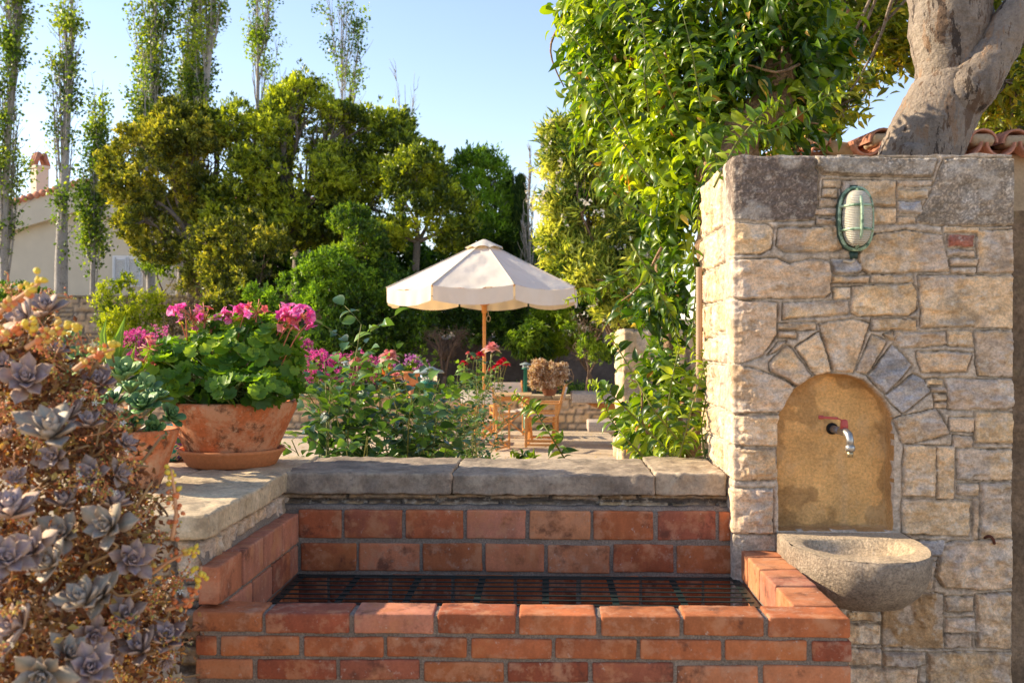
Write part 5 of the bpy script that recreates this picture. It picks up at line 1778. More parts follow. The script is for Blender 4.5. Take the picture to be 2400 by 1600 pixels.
def vlob(x, y, Y, a, b_, c=.35):
    p = D(x, y, Y); k = Y / 2352
    return (p[0], p[1], p[2], a * k, c, b_ * k)


vl = [vlob(1390, 60, 4.6, 100, 130), vlob(1520, 40, 4.5, 150, 150), vlob(1680, 40, 4.4, 150, 130), vlob(1800, 20, 4.2, 110, 110, .3),
      vlob(1420, 230, 4.6, 105, 110), vlob(1560, 200, 4.4, 140, 130), vlob(1700, 160, 4.2, 100, 110, .28), vlob(1820, 150, 4.1, 60, 80, .22), vlob(1800, 235, 4.15, 75, 55, .2), vlob(1745, 300, 4.2, 70, 45, .2), vlob(1825, 300, 4.3, 50, 45, .18), vlob(1880, 120, 4.3, 70, 90, .22),
      vlob(1510, 350, 4.4, 115, 100), vlob(1610, 330, 4.2, 80, 90, .28), vlob(1560, 470, 4.2, 75, 80, .28),
      vlob(1560, 600, 4.2, 62, 100, .25), vlob(1520, 700, 4.2, 80, 80, .25), vlob(1550, 820, 4.15, 68, 90, .22), vlob(1520, 930, 4.15, 72, 80, .22), vlob(1565, 1010, 4.1, 45, 60, .18), vlob(1480, 1000, 4.2, 45, 55, .18)]
T, Dn = crown_tips(vl, 460, r, .25, .37, 3.2, .25, 91)
k = ~((T[:, 0] > PX0 - .05) & (T[:, 2] < PTOP + .03) & (T[:, 1] < PY + PD + .05) & (T[:, 1] > PY - .1)) & (T[:, 1] > 3.55)
k &= ~((T[:, 0] > PX0 - .04) & (T[:, 2] < 2.05))
k &= (T[:, 2] > 1.9) | (r.uniform(size=len(T)) < .55)
for (bx_, by_) in ((1775, 150), (1775, 210), (1740, 270), (1700, 310), (1650, 365), (1712, 340)):
    q_ = D(bx_, by_, 4.1)
    k &= (np.hypot(T[:, 0] - q_[0], T[:, 2] - q_[2]) > .085) | (T[:, 1] > 4.15) | (r.uniform(size=len(T)) < .15)
T, Dn = T[k], Dn[k]
cr = np.clip(fbm(T, 2.6, 3, 4) * 1.9 - .50 + r.normal(size=len(T)) * .2 + (-Dn[:, 0] * .12), 0, 1)
P, A, N, l, W_, _ = sprigs(T, Dn, 4, .060, .42, r, 1.0, -.25, .5)
sc_ = np.clip(np.exp(r.normal(size=len(l)) * .28), .5, 1.5); l = l * sc_; W_ = W_ * sc_ * r.uniform(.8, 1.2, len(l))
N = unit(r.normal(size=P.shape) * .6 + np.array([-.55, -.35, .7]))
leaf_obj('foliage', P, A, N, l, W_, CURL, sprigs_r(cr, 4, r), L_VIN, cv, True)
kk = r.uniform(size=len(P)) < .02
leaf_obj('withered_leaves', P[kk] + [0, -.01, -.01], A[kk] + [0, 0, -.5], N[kk], l[kk] * .9, W_[kk], CURL, r.uniform(0, 1, kk.sum()), leafmat('withered_leaf', (.25, .10, .03), (.5, .28, .06), (.62, .5, .12), .4), cv, True)
# long shoots (display pixels, depth)
sh = [([(1455, 330), (1380, 170), (1320, 90), (1288, 55)], 4.1), ([(1500, 420), (1430, 330), (1350, 210), (1290, 145)], 4.0), ([(1420, 150), (1360, 60), (1310, 10)], 4.3),
      ([(1560, 260), (1500, 120), (1440, 20), (1420, -40)], 3.9), ([(1490, 260), (1480, 180), (1482, 100), (1470, 0)], 4.0), ([(1610, 250), (1590, 120), (1560, 0)], 3.9),
      ([(1590, 1050), (1500, 940), (1420, 800), (1400, 770)], 3.7), ([(1560, 1060), (1460, 960), (1400, 900), (1355, 880)], 3.75), ([(1310, 1075), (1265, 1000), (1230, 945), (1182, 905)], 3.95),
      ([(1250, 1080), (1215, 1050), (1178, 1035)], 4.0), ([(1560, 1050), (1590, 930), (1625, 820), (1640, 770)], 3.72), ([(1540, 1060), (1530, 960), (1545, 860), (1560, 800)], 3.75),
      ([(1640, 430), (1690, 330), (1740, 270), (1790, 230)], 3.45), ([(1600, 300), (1650, 360), (1610, 440), (1600, 520)], 3.8), ([(1480, 600), (1420, 640), (1370, 670), (1300, 690)], 4.0),
      ([(1450, 560), (1500, 640), (1540, 720), (1560, 800)], 3.9), ([(1590, 560), (1600, 650), (1590, 760), (1600, 850)], 3.8), ([(1700, 320), (1800, 290), (1900, 220), (2010, 150)], 3.9),
      ([(1490, 1060), (1440, 1010), (1400, 960), (1380, 900)], 3.8), ([(1500, 500), (1440, 470), (1390, 420), (1330, 370)], 4.0), ([(1470, 100), (1400, 20), (1370, -30)], 4.1), ([(1620, 1060), (1610, 980), (1625, 900), (1615, 830)], 3.7)]
M_SHOOT = leafmat('green_stem', (.10, .13, .02), (.16, .19, .03), (.2, .2, .04), .1)
for pts, Y in sh:
    ms = MB()
    LP, LA, LN, LL, LW, LR = [], [], [], [], [], []
    K = np.array([D(x, y, Y + r.normal() * .04) for x, y in pts])
    t = np.linspace(0, len(K) - 1, 26)
    i = np.minimum(t.astype(int), len(K) - 2); f = sst(t - i)[:, None] * .5 + (t - i)[:, None] * .5
    C_ = K[i] * (1 - f) + K[i + 1] * f
    C_[1:-1] = (C_[:-2] + 2 * C_[1:-1] + C_[2:]) / 4
    ms.tube(C_, np.linspace(.0042, .0016, 26), 6, rnd=.6)
    for q in range(2, 26):
        for s_ in (-1, 1):
            if r.random() < .12: continue
            tn = unit(C_[min(q + 1, 25)] - C_[q - 1])
            sd_ = unit(np.cross(tn, [0, 1, 0])) * s_
            LP.append(C_[q]); LA.append(unit(sd_ * .8 + tn * .5 + [0, r.normal() * .4, -.45 + r.normal() * .3])); LN.append(unit(np.array([-.3, -.6, .8]) + r.normal(size=3) * .5))
            ll = .06 * r.uniform(.55, 1.1) * (1 if q < 20 else .55)
            LL.append(ll); LW.append(ll * .42); LR.append(np.clip(.5 + r.normal() * .22 + (q > 19) * .25, 0, 1))
    so_ = ms.build('shoot', M_SHOOT, cv, True, rnd=True)
    leaf_obj('shoot_leaves', np.array(LP), np.array(LA), np.array(LN), np.array(LL), np.array(LW), CURL, np.array(LR), L_VIN, so_, True)
CORK = surf('corky_climber_bark', (.42, .26, .15), .95, 9, .35, 60, .35, 1.0, 45, .03, patch=[((.16, .09, .05), 24, .52, .62, .8)])
m_ = MB()


def trunk_path(m, pts, rads, n=14, amp=.14, seed=0, col=(.5, .5, .5), sub=10):
    K = np.array(pts, float); rads = np.array(rads, float)
    t = np.linspace(0, len(K) - 1, sub * (len(K) - 1) + 1)
    i = np.minimum(t.astype(int), len(K) - 2); f = (t - i)
    # catmull-rom
    Kp = np.vstack([2 * K[0] - K[1], K, 2 * K[-1] - K[-2]])
    p0, p1, p2, p3 = Kp[i], Kp[i + 1], Kp[i + 2], Kp[i + 3]
    f1 = f[:, None]
    C_ = .5 * (2 * p1 + (p2 - p0) * f1 + (2 * p0 - 5 * p1 + 4 * p2 - p3) * f1 ** 2 + (3 * p1 - p0 - 3 * p2 + p3) * f1 ** 3)
    rr = rads[i] * (1 - f) + rads[i + 1] * f
    o = m.n
    m.tube(C_, rr, n, col)
    V = m.V[-2] if len(m.V) > 1 and len(m.V[-1]) == 2 else m.V[-1]
    cen = np.repeat(C_, n, 0)
    dv = V - cen
    nn = fbm(V, 4 / max(rads.mean(), .01) * .25, 4, seed) - .5
    V += dv * (nn * 2 * amp)[:, None]
    V += unit(dv) * ((vnoise(V, 48, seed + 5) - .5) * .010 + (vnoise(V * [1, 1, .4], 90, seed + 6) - .5) * .006)[:, None]
    return C_


trunk_path(m_, [D(1590, 1060, 4.0), D(1612, 900, 3.95), D(1618, 700, 3.95), D(1625, 500, 4.0), D(1640, 380, 4.05), D(1700, 300, 4.1), D(1770, 240, 4.15), D(1780, 120, 4.2), D(1740, -60, 4.3)],
           [.035, .03, .03, .04, .06, .075, .08, .07, .06], 32, .34, 7, sub=22)
trunk_path(m_, [D(1705, 380, 4.12), D(1712, 320, 4.12), D(1722, 270, 4.14)], [.055, .05, .04], 14, .3, 8)
trunk_path(m_, [D(1560, 1060, 4.6), D(1540, 800, 4.6), D(1520, 600, 4.5), D(1545, 400, 4.5), D(1540, 200, 4.5), D(1480, 0, 4.5)], [.03, .03, .03, .03, .025, .02], 12, .25, 9)
for q in range(60):
    a = vl[r.integers(len(vl))]; a2 = vl[r.integers(len(vl))]
    s0 = np.array(a[:3]) + r.normal(size=3) * np.array(a[3:6]) * .4
    e0 = s0 + unit(r.normal(size=3) * [1, .5, 1] + [-.3, 0, -.2]) * .26
    if s0[0] > PX0 - .1 and min(s0[2], e0[2]) < PTOP + .1: continue
    if e0[0] < PX0 - .6 or s0[0] < PX0 - .6 or (e0[2] < 1.7 and e0[0] < PX0 - .35): continue
    if e0[0] > PX0 - .1 and min(s0[2], e0[2]) < PTOP + .1: continue
    m_.tube(curve_pts(s0, e0, 7, .1, r), np.linspace(.007, .003, 7), 5)
m_.build('trunk', CORK, cv, True)
m_ = MB()                                     # flexible conduit on the shaded pillar side
cx = D(1610, 640, 3.86)
n_ = 90
t = np.linspace(0, 1, n_)
m_.tube(np.stack([np.full(n_, PX0 - .028), np.full(n_, 3.75), 1.82 - t * .5], 1), .011 + .0018 * (np.arange(n_) % 2), 10)
cd = m_.build('conduit', surf('tan_plastic_conduit', (.42, .28, .18), .6, 10, .1, 0, 0, 0), pillar, True)

# ------------------------------------------------------------------ smooth-barked tree behind the pillar
TY = 4.75
tb0 = D(2110, 380, TY); tb0[2] = 0
big = thing('ficus_tree', tb0, 'leaning smooth grey tree with a thick forked trunk above the niche pillar', 'tree')
SM = surf('smooth_grey_brown_bark', (.27, .215, .17), .9, 9, .28, 70, .25, 1.0, 34, .02, stretch=(1.6, 1.6, .6), pstretch=(2.0, 2.0, .55), patch=[((.40, .33, .26), 3, .46, .60, .6), ((.13, .075, .045), 6, .54, .58, .85), ((.05, .035, .028), 9, .575, .60, .9), ((.34, .2, .11), 8, .57, .62, .6)])
m_ = MB()
k = TY / 2352
trunk_path(m_, [D(2060, 800, TY), D(2075, 520, TY), D(2112, 365, TY), D(2158, 262, TY), D(2195, 190, TY), D(2215, 130, TY)],
           np.array([104, 96, 88, 84, 78, 50]) * k, 56, .055, 3, sub=20)
trunk_path(m_, [D(2170, 215, TY), D(2176, 150, TY), D(2178, 80, TY), D(2182, 10, TY), D(2165, -80, TY + .05), D(2120, -220, TY + .1)], np.array([60, 70, 86, 90, 86, 60]) * k, 44, .06, 4, sub=18)
trunk_path(m_, [D(2180, 250, TY - .04), D(2228, 200, TY - .08), D(2280, 125, TY - .1), D(2332, 42, TY - .12), D(2400, -70, TY - .1)], np.array([58, 60, 47, 42, 36]) * k, 36, .05, 5, sub=18)
for (x, y, rr) in ((2100, 350, 34),):
    p = D(x, y, TY - .16 - .0 * rr)
    trunk_path(m_, [p + [0, .06, -.02], p + [0, .0, 0], p + [0, -.03, .02]], np.array([rr, rr * .9, rr * .4]) * k, 20, .35, 6)
r = np.random.default_rng(55)
cl_ = [lob(1930, 30, 6.2, 110, 95), lob(2020, 60, 6.4, 90, 90), lob(1900, 150, 6.3, 60, 60), lob(2110, -20, 6.6, 130, 80), lob(2290, 60, 6.6, 110, 100), lob(2340, 190, 6.4, 90, 90), lob(2260, 230, 6.8, 60, 60),
       lob(1985, 195, 6.5, 38, 40), lob(2330, 290, 7.2, 80, 40), lob(1850, 20, 6.0, 80, 70), lob(1880, 230, 6.4, 60, 50), lob(1890, 195, 6.1, 60, 45), lob(1930, 245, 6.0, 42, 28), lob(1860, 260, 5.9, 45, 40), lob(2060, 130, 6.6, 70, 50), lob(2300, 130, 7.0, 110, 90), lob(2310, 250, 7.4, 100, 60)]
for c_ in cl_:
    m_.tube(curve_pts(D(2240, -330, TY + .4), np.array(c_[:3]), 9, .05, r, .02), np.linspace(.014, .005, 9), 7)
    for q in range(12):
        s0 = np.array(c_[:3]); d = unit(r.normal(size=3)); e0 = s0 + d * np.array(c_[3:6]) * .95
        m_.tube(curve_pts(s0, e0, 6, .1, r), np.linspace(.011, .003, 6), 4)
m_.build('trunk', SM, big, True)
T, Dn = crown_tips(cl_, 230, r, .35, .43, 1.9, .3, 56)
k_ = ~((T[:, 2] < 2.75) & (T[:, 1] > 6.0))
T, Dn = T[k_], Dn[k_]
cr = np.clip(fbm(T, 1.2, 3, 5) * 1.5 - .3 + r.normal(size=len(T)) * .22, 0, 1)
P, A, N, l, W_, _ = sprigs(T, Dn, 6, .085, .36, r, 1.0, -.1, .6)
leaf_obj('crown', P, A, N, l, W_, NARROW, sprigs_r(cr, 6, r), L_AUT, big)
# small yellow-green shrub between the climber and the tiles
shrub(1875, 330, 7.2, [(1890, 300, 7.4, 45, 30), (1860, 270, 7.6, 50, 50)], 'yellow-green leafy sprays rising behind the barrel tiles', L_BRI, 83, name='sapling', group=None, z0=0, dens=330, n=6, L=.07, hue=.5, tr=.03)
# ------------------------------------------------------------------ foreground plants
_tv, _tf = [], []
for t, w, th, z in [(0, .10, .05, 0), (.25, .26, .075, .03), (.5, .42, .085, .05), (.74, .49, .075, .05), (.90, .34, .05, .06), (.985, .08, .02, .09)]:
    _tv += [(-w, t, z + w * .22), (0, t, z + th * .35), (w, t, z + w * .22), (0, t, z - th)]
for i in range(5):
    for j in range(4):
        a, b_ = 4 * i + j, 4 * i + (j + 1) % 4
        _tf += [(a, b_, b_ + 4), (a, b_ + 4, a + 4)]
_tf += [(20, 21, 22), (20, 22, 23)]
THICK = T_(_tv, _tf)
THICK_E = np.array([1, 0, 1, .3] * 6)
_g = THICK[0].copy()
for i, (t, w) in enumerate([(0, .10), (.26, .24), (.56, .44), (.78, .43), (.93, .20), (1.06, .01)]):
    for j in range(4):
        q = 4 * i + j
        _g[q, 1] = t
        if j in (0, 2): _g[q, 0] = (-w if j == 0 else w); _g[q, 2] += .02
GTH = (_g, THICK[1])


def rosette(r, n=17, size=1.0, wide=.62, flat=1.1):
    P, A, N, L, W_ = [], [], [], [], []
    for i in range(n):
        f = i / (n - 1)
        a = i * 2.39996 + r.normal() * .08
        el = (1 - f) ** .9 * flat
        d = np.array([math.cos(a) * math.sin(el + .12), math.sin(a) * math.sin(el + .12), math.cos(el + .12)])
        up = np.array([-math.cos(a) * math.cos(el + .12), -math.sin(a) * math.cos(el + .12), math.sin(el + .12)])
        P.append(np.array([0, 0, f * .12 * size]) + d * .05 * size); A.append(d); N.append(up)
        L.append(size * (.5 + .5 * (1 - f)) * r.uniform(.9, 1.1)); W_.append(L[-1] * wide)
    return [np.array(q) for q in (P, A, N, L, W_)]


M_GHOST = surf('waxy_ghost_leaf', None, .6, 6, .10, 60, .08, .12, 80, .0008, spec=.35)
M_BUD = surf('succulent_buds', None, .6, 6, .1, 0, 0, 0)


def ghost_mesh(seed, n):
    r = np.random.default_rng(seed)
    V, F, k = leaf_geo(*rosette(r, n, wide=.60), GTH)
    e = np.tile(THICK_E, n)[:, None]
    f = np.repeat(np.linspace(0, 1, n), 24)[:, None]
    b0, b1 = [((.30, .22, .18), (.30, .26, .33)), ((.26, .25, .20), (.30, .31, .30)), ((.33, .23, .20), (.34, .29, .38))][seed % 3]
    body = np.array(b0) * (1 - f) + np.array(b1) * f
    col = body * (1 - e * .7) + np.array([.62, .42, .28]) * e * .7
    me = raw_mesh('rosette', V, F, True, col)
    me.materials.append(M_GHOST)
    return me


def stalk_mesh(seed):
    r = np.random.default_rng(seed)
    m = MB()
    P = curve_pts((0, 0, 0), (r.normal() * .25, r.normal() * .25, 1), 9, .12, r)
    m.tube(P, np.linspace(.020, .010, 9), 5, (.52, .26, .12))
    br_ = [P[3:]]
    for k in range(4):
        s0 = P[4 + k]
        e0 = s0 + unit(np.array([r.normal(), r.normal(), .9])) * r.uniform(.25, .45)
        Q = curve_pts(s0, e0, 6, .1, r); br_.append(Q)
        m.tube(Q, np.linspace(.012, .007, 6), 4, (.55, .28, .12))
    for Q in br_:
        for q in range(2, len(Q)):
            for _ in range(3):
                c = Q[q] + r.normal(size=3) * .035
                kind = r.random()
                s_ = r.uniform(.028, .050)
                col = (np.array([.62, .20, .08]) if kind < .45 else np.array([.60, .34, .10]) if kind < .65 else np.array([.34, .36, .10]) if kind < .85 else np.array([.72, .55, .10])) * r.uniform(.75, 1.25)
                d = unit(r.normal(size=3)); x = unit(np.cross(d, r.normal(size=3))); y = np.cross(d, x)
                V = np.array([c - d * s_, c + x * s_ * .62, c + y * s_ * .62, c - x * s_ * .62, c - y * s_ * .62, c + d * s_])
                m.add(V, [(0, 2, 1), (0, 3, 2), (0, 4, 3), (0, 1, 4), (5, 1, 2), (5, 2, 3), (5, 3, 4), (5, 4, 1)], col)
            if r.random() < .10:
                c = Q[q] + r.normal(size=3) * .05
                A = unit(r.normal(size=(1, 3)))[0]; x = unit(np.cross(A, [0, 0, 1.])); y = np.cross(A, x)
                for j in range(5):
                    a = j * 2 * math.pi / 5
                    d = x * math.cos(a) + y * math.sin(a); e = x * math.cos(a + 1.57) + y * math.sin(a + 1.57)
                    m.add([c, c + d * .05 + e * .018, c + d * .085, c + d * .05 - e * .018], [(0, 1, 2), (0, 2, 3)], (.78, .74, .62))
    Fs = ([np.concatenate(m.Q)] if m.Q else []) + [np.concatenate(m.T)]
    me = raw_mesh('flower_stalk', np.concatenate(m.V), Fs, True, np.concatenate(m.C))
    me.materials.append(M_BUD)
    return me


def orient(z, r):
    from mathutils import Matrix
    z = Vector(unit(z)); x = z.orthogonal().normalized()
    x.rotate(__import__('mathutils').Quaternion(z, r.uniform(0, 6.28)))
    y = z.cross(x)
    return Matrix((x, y, z)).transposed().to_euler()


def inst(name, me, parent, loc, rot, sc):
    o = bpy.data.objects.new(name, me)
    COL.objects.link(o)
    o.parent = parent
    o.location = tuple(float(v) for v in (np.array(loc) - WL[parent.name]))
    o.rotation_euler = rot
    o.scale = (sc, sc, sc) if np.isscalar(sc) else sc
    return o


r = np.random.default_rng(77)
gl = [(40, 800, 1.85, 75, 95), (95, 930, 1.80, 150, 160), (190, 1080, 1.78, 130, 150), (60, 1150, 1.7, 140, 200), (250, 1220, 1.82, 110, 150), (150, 1330, 1.68, 190, 220), (320, 1450, 1.86, 85, 170), (60, 1450, 1.6, 160, 200)]
gl = [(*D(x, y, Y), a * Y / 2352, .15, b_ * Y / 2352) for x, y, Y, a, b_ in gl]
gbase = np.array([gl[3][0], 2.05, .95])
gh = thing('ghost_plant', gbase, 'sprawling blurred mauve-grey ghost plant with orange flower stalks in the left foreground', 'succulent')
rm = [ghost_mesh(1, 15), ghost_mesh(2, 17), ghost_mesh(3, 13)]
sm_ = [stalk_mesh(k) for k in range(4)]
G_ = np.array(gl)


def surf_pt(only_front=True):
    while True:
        l = G_[r.integers(len(G_))]
        d = unit(r.normal(size=3))
        if only_front and d[1] > .25: continue
        p = l[:3] + d * l[3:6] * r.uniform(.85, 1.02)
        if all(np.linalg.norm((p - m[:3]) / m[3:6]) > .8 for m in G_ if m is not l): return p, d


spots = [(120, 1010, 1.50, .068), (60, 880, 1.62, .06), (70, 740, 1.66, .055), (100, 1540, 1.42, .062), (205, 1540, 1.50, .06), (55, 1440, 1.5, .055), (260, 1215, 1.58, .06), (25, 1190, 1.48, .06), (330, 1500, 1.66, .055),
         (200, 1390, 1.52, .055), (300, 1290, 1.66, .055), (80, 1270, 1.5, .058), (130, 1300, 1.52, .05), (380, 1480, 1.8, .055), (215, 1100, 1.66, .048), (240, 1370, 1.6, .05), (15, 1290, 1.45, .055), (290, 1420, 1.65, .05), (150, 1230, 1.6, .05), (230, 890, 1.85, .05), (110, 720, 1.75, .05)]
npos = []
for i, (x, y, Y, s_) in enumerate(spots):
    p = D(x, y, Y)
    npos.append(p)
    inst('rosette', rm[i % 3], gh, p, orient(np.array([r.normal() * .35 + .15, -.75 + r.normal() * .2, .55 + r.normal() * .3]), r), s_ * .86)
cnt = 0
while cnt < 64:
    p, d = surf_pt()
    if any(np.linalg.norm(p - q) < .042 for q in npos): continue
    npos.append(p); cnt += 1
    inst('rosette', rm[r.integers(3)], gh, p, orient(d + np.array([0, -.35, .35]) + r.normal(size=3) * .25, r), r.uniform(.020, .044))
for k in range(98):
    p, d = surf_pt()
    o_ = d + np.array([.1, -.2, .3]) + r.normal(size=3) * .45
    inst('flower_stalk', sm_[r.integers(4)], gh, p - unit(o_) * .03, orient(o_, r), r.uniform(.065, .095))
# brown stems and dry leaf litter inside the mass
m_ = MB()
for k in range(420):
    l = G_[r.integers(len(G_))]
    s0 = l[:3] + unit(r.normal(size=3)) * l[3:6] * r.uniform(.2, 1)
    m_.tube(curve_pts(s0, s0 + unit(r.normal(size=3)) * r.uniform(.03, .08), 6, .25, r), np.linspace(.0032, .0018, 6), 5, np.array([.36, .21, .09]) * r.uniform(.6, 1.2))
m_.build('stems', M_BUD, gh, True)
T, Dn = crown_tips([tuple(np.array(l) * np.array([1, 1, 1, .92, .9, .92])) for l in gl], 1300, r, .2, .30, 8, .35, 3, below=-1)
P, A, N, l_, W_, _ = sprigs(T, Dn, 8, .016, .6, r, 1.3, 0, 1.1)
M_LIT = leafmat('dry_orange_bract', (.09, .045, .025), (.28, .12, .055), (.42, .36, .12), .3, .6, .2, tcol=(1.5, 1, .4))
leaf_obj('dry_bracts', P, A, N, l_, W_, DIAMOND, np.clip(r.normal(size=len(P)) * .25 + .45, 0, 1), M_LIT, gh)
rb_ = np.random.default_rng(4)
for pts, yb in (([(-25, 735), (20, 700), (60, 672), (92, 650)], 1.45), ([(60, 800), (100, 770), (140, 755), (185, 742)], 1.5), ([(-20, 790), (15, 770), (45, 752), (75, 738)], 1.5), ([(170, 850), (205, 822), (240, 808), (262, 800)], 1.6), ([(395, 1240), (405, 1180), (400, 1120), (392, 1075)], 1.75), ([(330, 1330), (385, 1290), (425, 1270), (455, 1268)], 1.75), ([(380, 1400), (430, 1385), (455, 1350), (462, 1300)], 1.8)):
    K = np.array([D(x, y, yb) for x, y in pts])
    t = np.linspace(0, 3, 16); i = np.minimum(t.astype(int), 2); f = (t - i)[:, None]
    C_ = K[i] * (1 - f) + K[i + 1] * f
    m_ = MB()
    m_.tube(C_, np.linspace(.0042, .0022, 16), 6, (.62, .32, .16))
    for q in range(3, 16):
        for _ in range(2):
            c = C_[q] + rb_.normal(size=3) * .006
            s_ = rb_.uniform(.004, .0072)
            col = np.array([.74, .52, .06]) if q > 10 else np.array([.66, .20, .07]) if rb_.random() < .6 else np.array([.62, .40, .09])
            d = unit(rb_.normal(size=3)); x = unit(np.cross(d, rb_.normal(size=3)))
            m_.tube([c - d * s_, c - d * s_ * .4, c + d * s_ * .3, c + d * s_], [s_ * .2, s_ * .75, s_ * .65, s_ * .1], 7, col)
    m_.build('flower_spike', M_BUD, gh, True)
pl = thing('stone_planter', (gbase[0] - .1, 2.05, 0), 'stone planter box hidden under the ghost plant beside the wall end', 'planter')
MB().rbox((gbase[0] - .65, 1.72, 0), (-.86, 2.40, .93), .02, .06, .01, 8, (.36, .29, .21), 5, .2).build('box', M_RUBBLE, pl, True)
MB().rbox((gbase[0] - .60, 1.77, .90), (-.91, 2.35, .955), .02, .06, .01, 8, (.2, .13, .08), 5, .2).build('soil', M_SOIL, pl, True)

# ---- spoon-leaf succulents in the second bowl
M_SPOON = surf('fleshy_green_leaf', None, .5, 20, .12, 0, 0, .1, 60, .001, spec=.4)


def succulents(name, label, base, specs, wide, colA, colB, mat=M_SPOON, flat=1.15):
    t_ = thing(name, base, label, 'succulent')
    for k, (x, y, Y, s_, n, dz) in enumerate(specs):
        rr = np.random.default_rng(500 + k + int(x))
        P, A, N, L, W_ = rosette(rr, n, s_, wide, flat)
        V, F, kk = leaf_geo(P, A, N, L, W_, THICK)
        c = D(x, y, Y)
        z = unit(np.array(dz, float)); xx = unit(np.cross([0, 1, .1], z)); yy = np.cross(z, xx)
        V = V @ np.array([xx, yy, z]) + c
        e = np.tile(THICK_E, n)[:, None]
        f = rr.uniform(0, 1, n).repeat(24)[:, None]
        col = (np.array(colA) * (1 - f) + np.array(colB) * f) * (1 + e * .35)
        m = MB(); m.add(V, F, col)
        m.tube([base + [0, 0, .0], (base + c) / 2 + [0, 0, .01], c], [.006, .007, .008], 6, (.2, .18, .1))
        m.build('rosette', mat, t_, True)
    return t_


bs = p2 + [0, 0, .14]
succulents('spoon_leaf_succulent', 'dark green spoon-leaved succulent clump filling the smaller bowl', bs,
           [(330, 940, 2.86, .062, 20, (.1, -.6, .8)), (262, 935, 2.88, .062, 20, (-.3, -.5, .8)), (385, 960, 2.92, .05, 18, (.7, -.4, .6)), (300, 975, 2.84, .048, 18, (0, -.9, .5)), (358, 920, 2.96, .052, 18, (.3, -.2, 1)), (230, 965, 2.86, .05, 16, (-.6, -.6, .5)), (300, 905, 2.98, .055, 18, (0, .1, 1)), (352, 985, 2.88, .045, 16, (.4, -.9, .3))],
           .60, (.04, .10, .03), (.12, .23, .065))
pk = D(215, 1080, 3.35); pk[2] = ZC
kp = thing('flower_pot', pk, 'terracotta pot mostly hidden behind the ghost plant and succulents', 'pot')
MB().lathe([(0, 0), (.08, 0), (.085, .01), (.11, .16), (.122, .17), (.122, .20), (.112, .20), (.105, .18), (0, .18)], pk, 48, amp=.01).build('body', M_TERRA2, kp, True)
succulents('paddle_leaf_succulent', 'pale green paddle-leaved succulent standing behind the darker one', pk + [0, 0, .18],
           [(200, 850, 3.25, .105, 14, (0, -.3, 1)), (280, 880, 3.2, .10, 14, (.3, -.4, .9)), (140, 810, 3.35, .10, 12, (-.2, -.1, 1)), (330, 905, 3.15, .075, 12, (.5, -.4, .8)), (245, 830, 3.4, .09, 12, (.1, 0, 1)), (90, 870, 3.3, .09, 12, (-.4, -.3, .9)), (165, 900, 3.15, .085, 12, (-.1, -.6, .8))],
           .50, (.10, .19, .06), (.24, .36, .10), flat=.95)
# upright lance-leaved plant
lp = thing('lance_leaf_plant', pk + [.05, .02, .19], 'upright plant with long bright green lance leaves above the succulents', 'plant')
LV = []
P_, A_, L_ = [], [], []
stb = D(268, 900, 3.3)
m_ = MB(); m_.tube([pk + [.05, .02, .19], stb, D(270, 840, 3.3)], [.006, .006, .004], 8, (.2, .3, .06)); m_.build('stem', M_SPOON, lp, True)
for (x0, y0, x1, y1) in ((270, 860, 283, 728), (268, 850, 232, 735), (270, 845, 262, 760), (272, 880, 312, 800), (266, 870, 240, 800), (272, 860, 292, 785), (268, 900, 225, 880), (272, 905, 315, 860)):
    a, b_ = D(x0, y0, 3.3), D(x1, y1, 3.27)
    P_.append(a); A_.append(b_ - a); L_.append(np.linalg.norm(b_ - a))
P_, A_, L_ = np.array(P_), np.array(A_), np.array(L_)
leaf_obj('leaves', P_, A_, np.tile([-.5, -1, .1], (len(P_), 1)) + np.random.default_rng(3).normal(size=(len(P_), 3)) * .4, L_, L_ * .17, OVAL, np.linspace(.4, .9, len(P_)), leafmat('lance_leaf', (.10, .20, .03), (.17, .30, .04), (.26, .38, .06), .35, .4), lp, True)

# ---- geranium in the large bowl
L_GER = leafmat('geranium_leaf', (.04, .105, .016), (.13, .255, .026), (.38, .50, .045), .42, .5, .35, tcol=(2.1, 2.0, .4))
gc = pc + [0, 0, .19]
ge = thing('geranium_plant', gc, 'leafy pot geranium with scalloped round leaves and pink flower heads in the bowl', 'plant')
r = np.random.default_rng(21)
hl = [(470, 850, 3.42, 95, 75), (560, 820, 3.46, 115, 85), (640, 840, 3.46, 60, 70), (420, 880, 3.36, 75, 50), (500, 790, 3.5, 80, 50), (620, 770, 3.5, 65, 50), (560, 890, 3.36, 120, 45), (655, 890, 3.42, 40, 35), (375, 900, 3.3, 45, 40), (365, 860, 3.3, 50, 45), (400, 820, 3.4, 60, 45), (540, 750, 3.5, 70, 35)]
hl = [(*D(x, y, Y), a * Y / 2352, a * .9 * Y / 2352, b_ * Y / 2352) for x, y, Y, a, b_ in hl]
T, Dn = crown_tips(hl, 900, r, .15, .22, 6, .22, 9, below=-.8)
n = len(T)
N = unit(Dn * 1.0 + np.array([-.15, -.15, .55]) + r.normal(size=(n, 3)) * .35)
A = unit(np.cross(N, unit(r.normal(size=(n, 3)))) * .6 + Dn * .5 + np.array([0, 0, -.15]))
A = unit(A - N * (A * N).sum(1, keepdims=True))
L = .050 * r.uniform(.55, 1.25, n)
leaf_obj('leaves', T - A * L[:, None] * .5, A, N, L, L * 1.08, ROUND, np.clip(.42 + r.normal(size=n) * .2 + Dn[:, 2] * .15, 0, 1), L_GER, ge, True)
ms = MB()
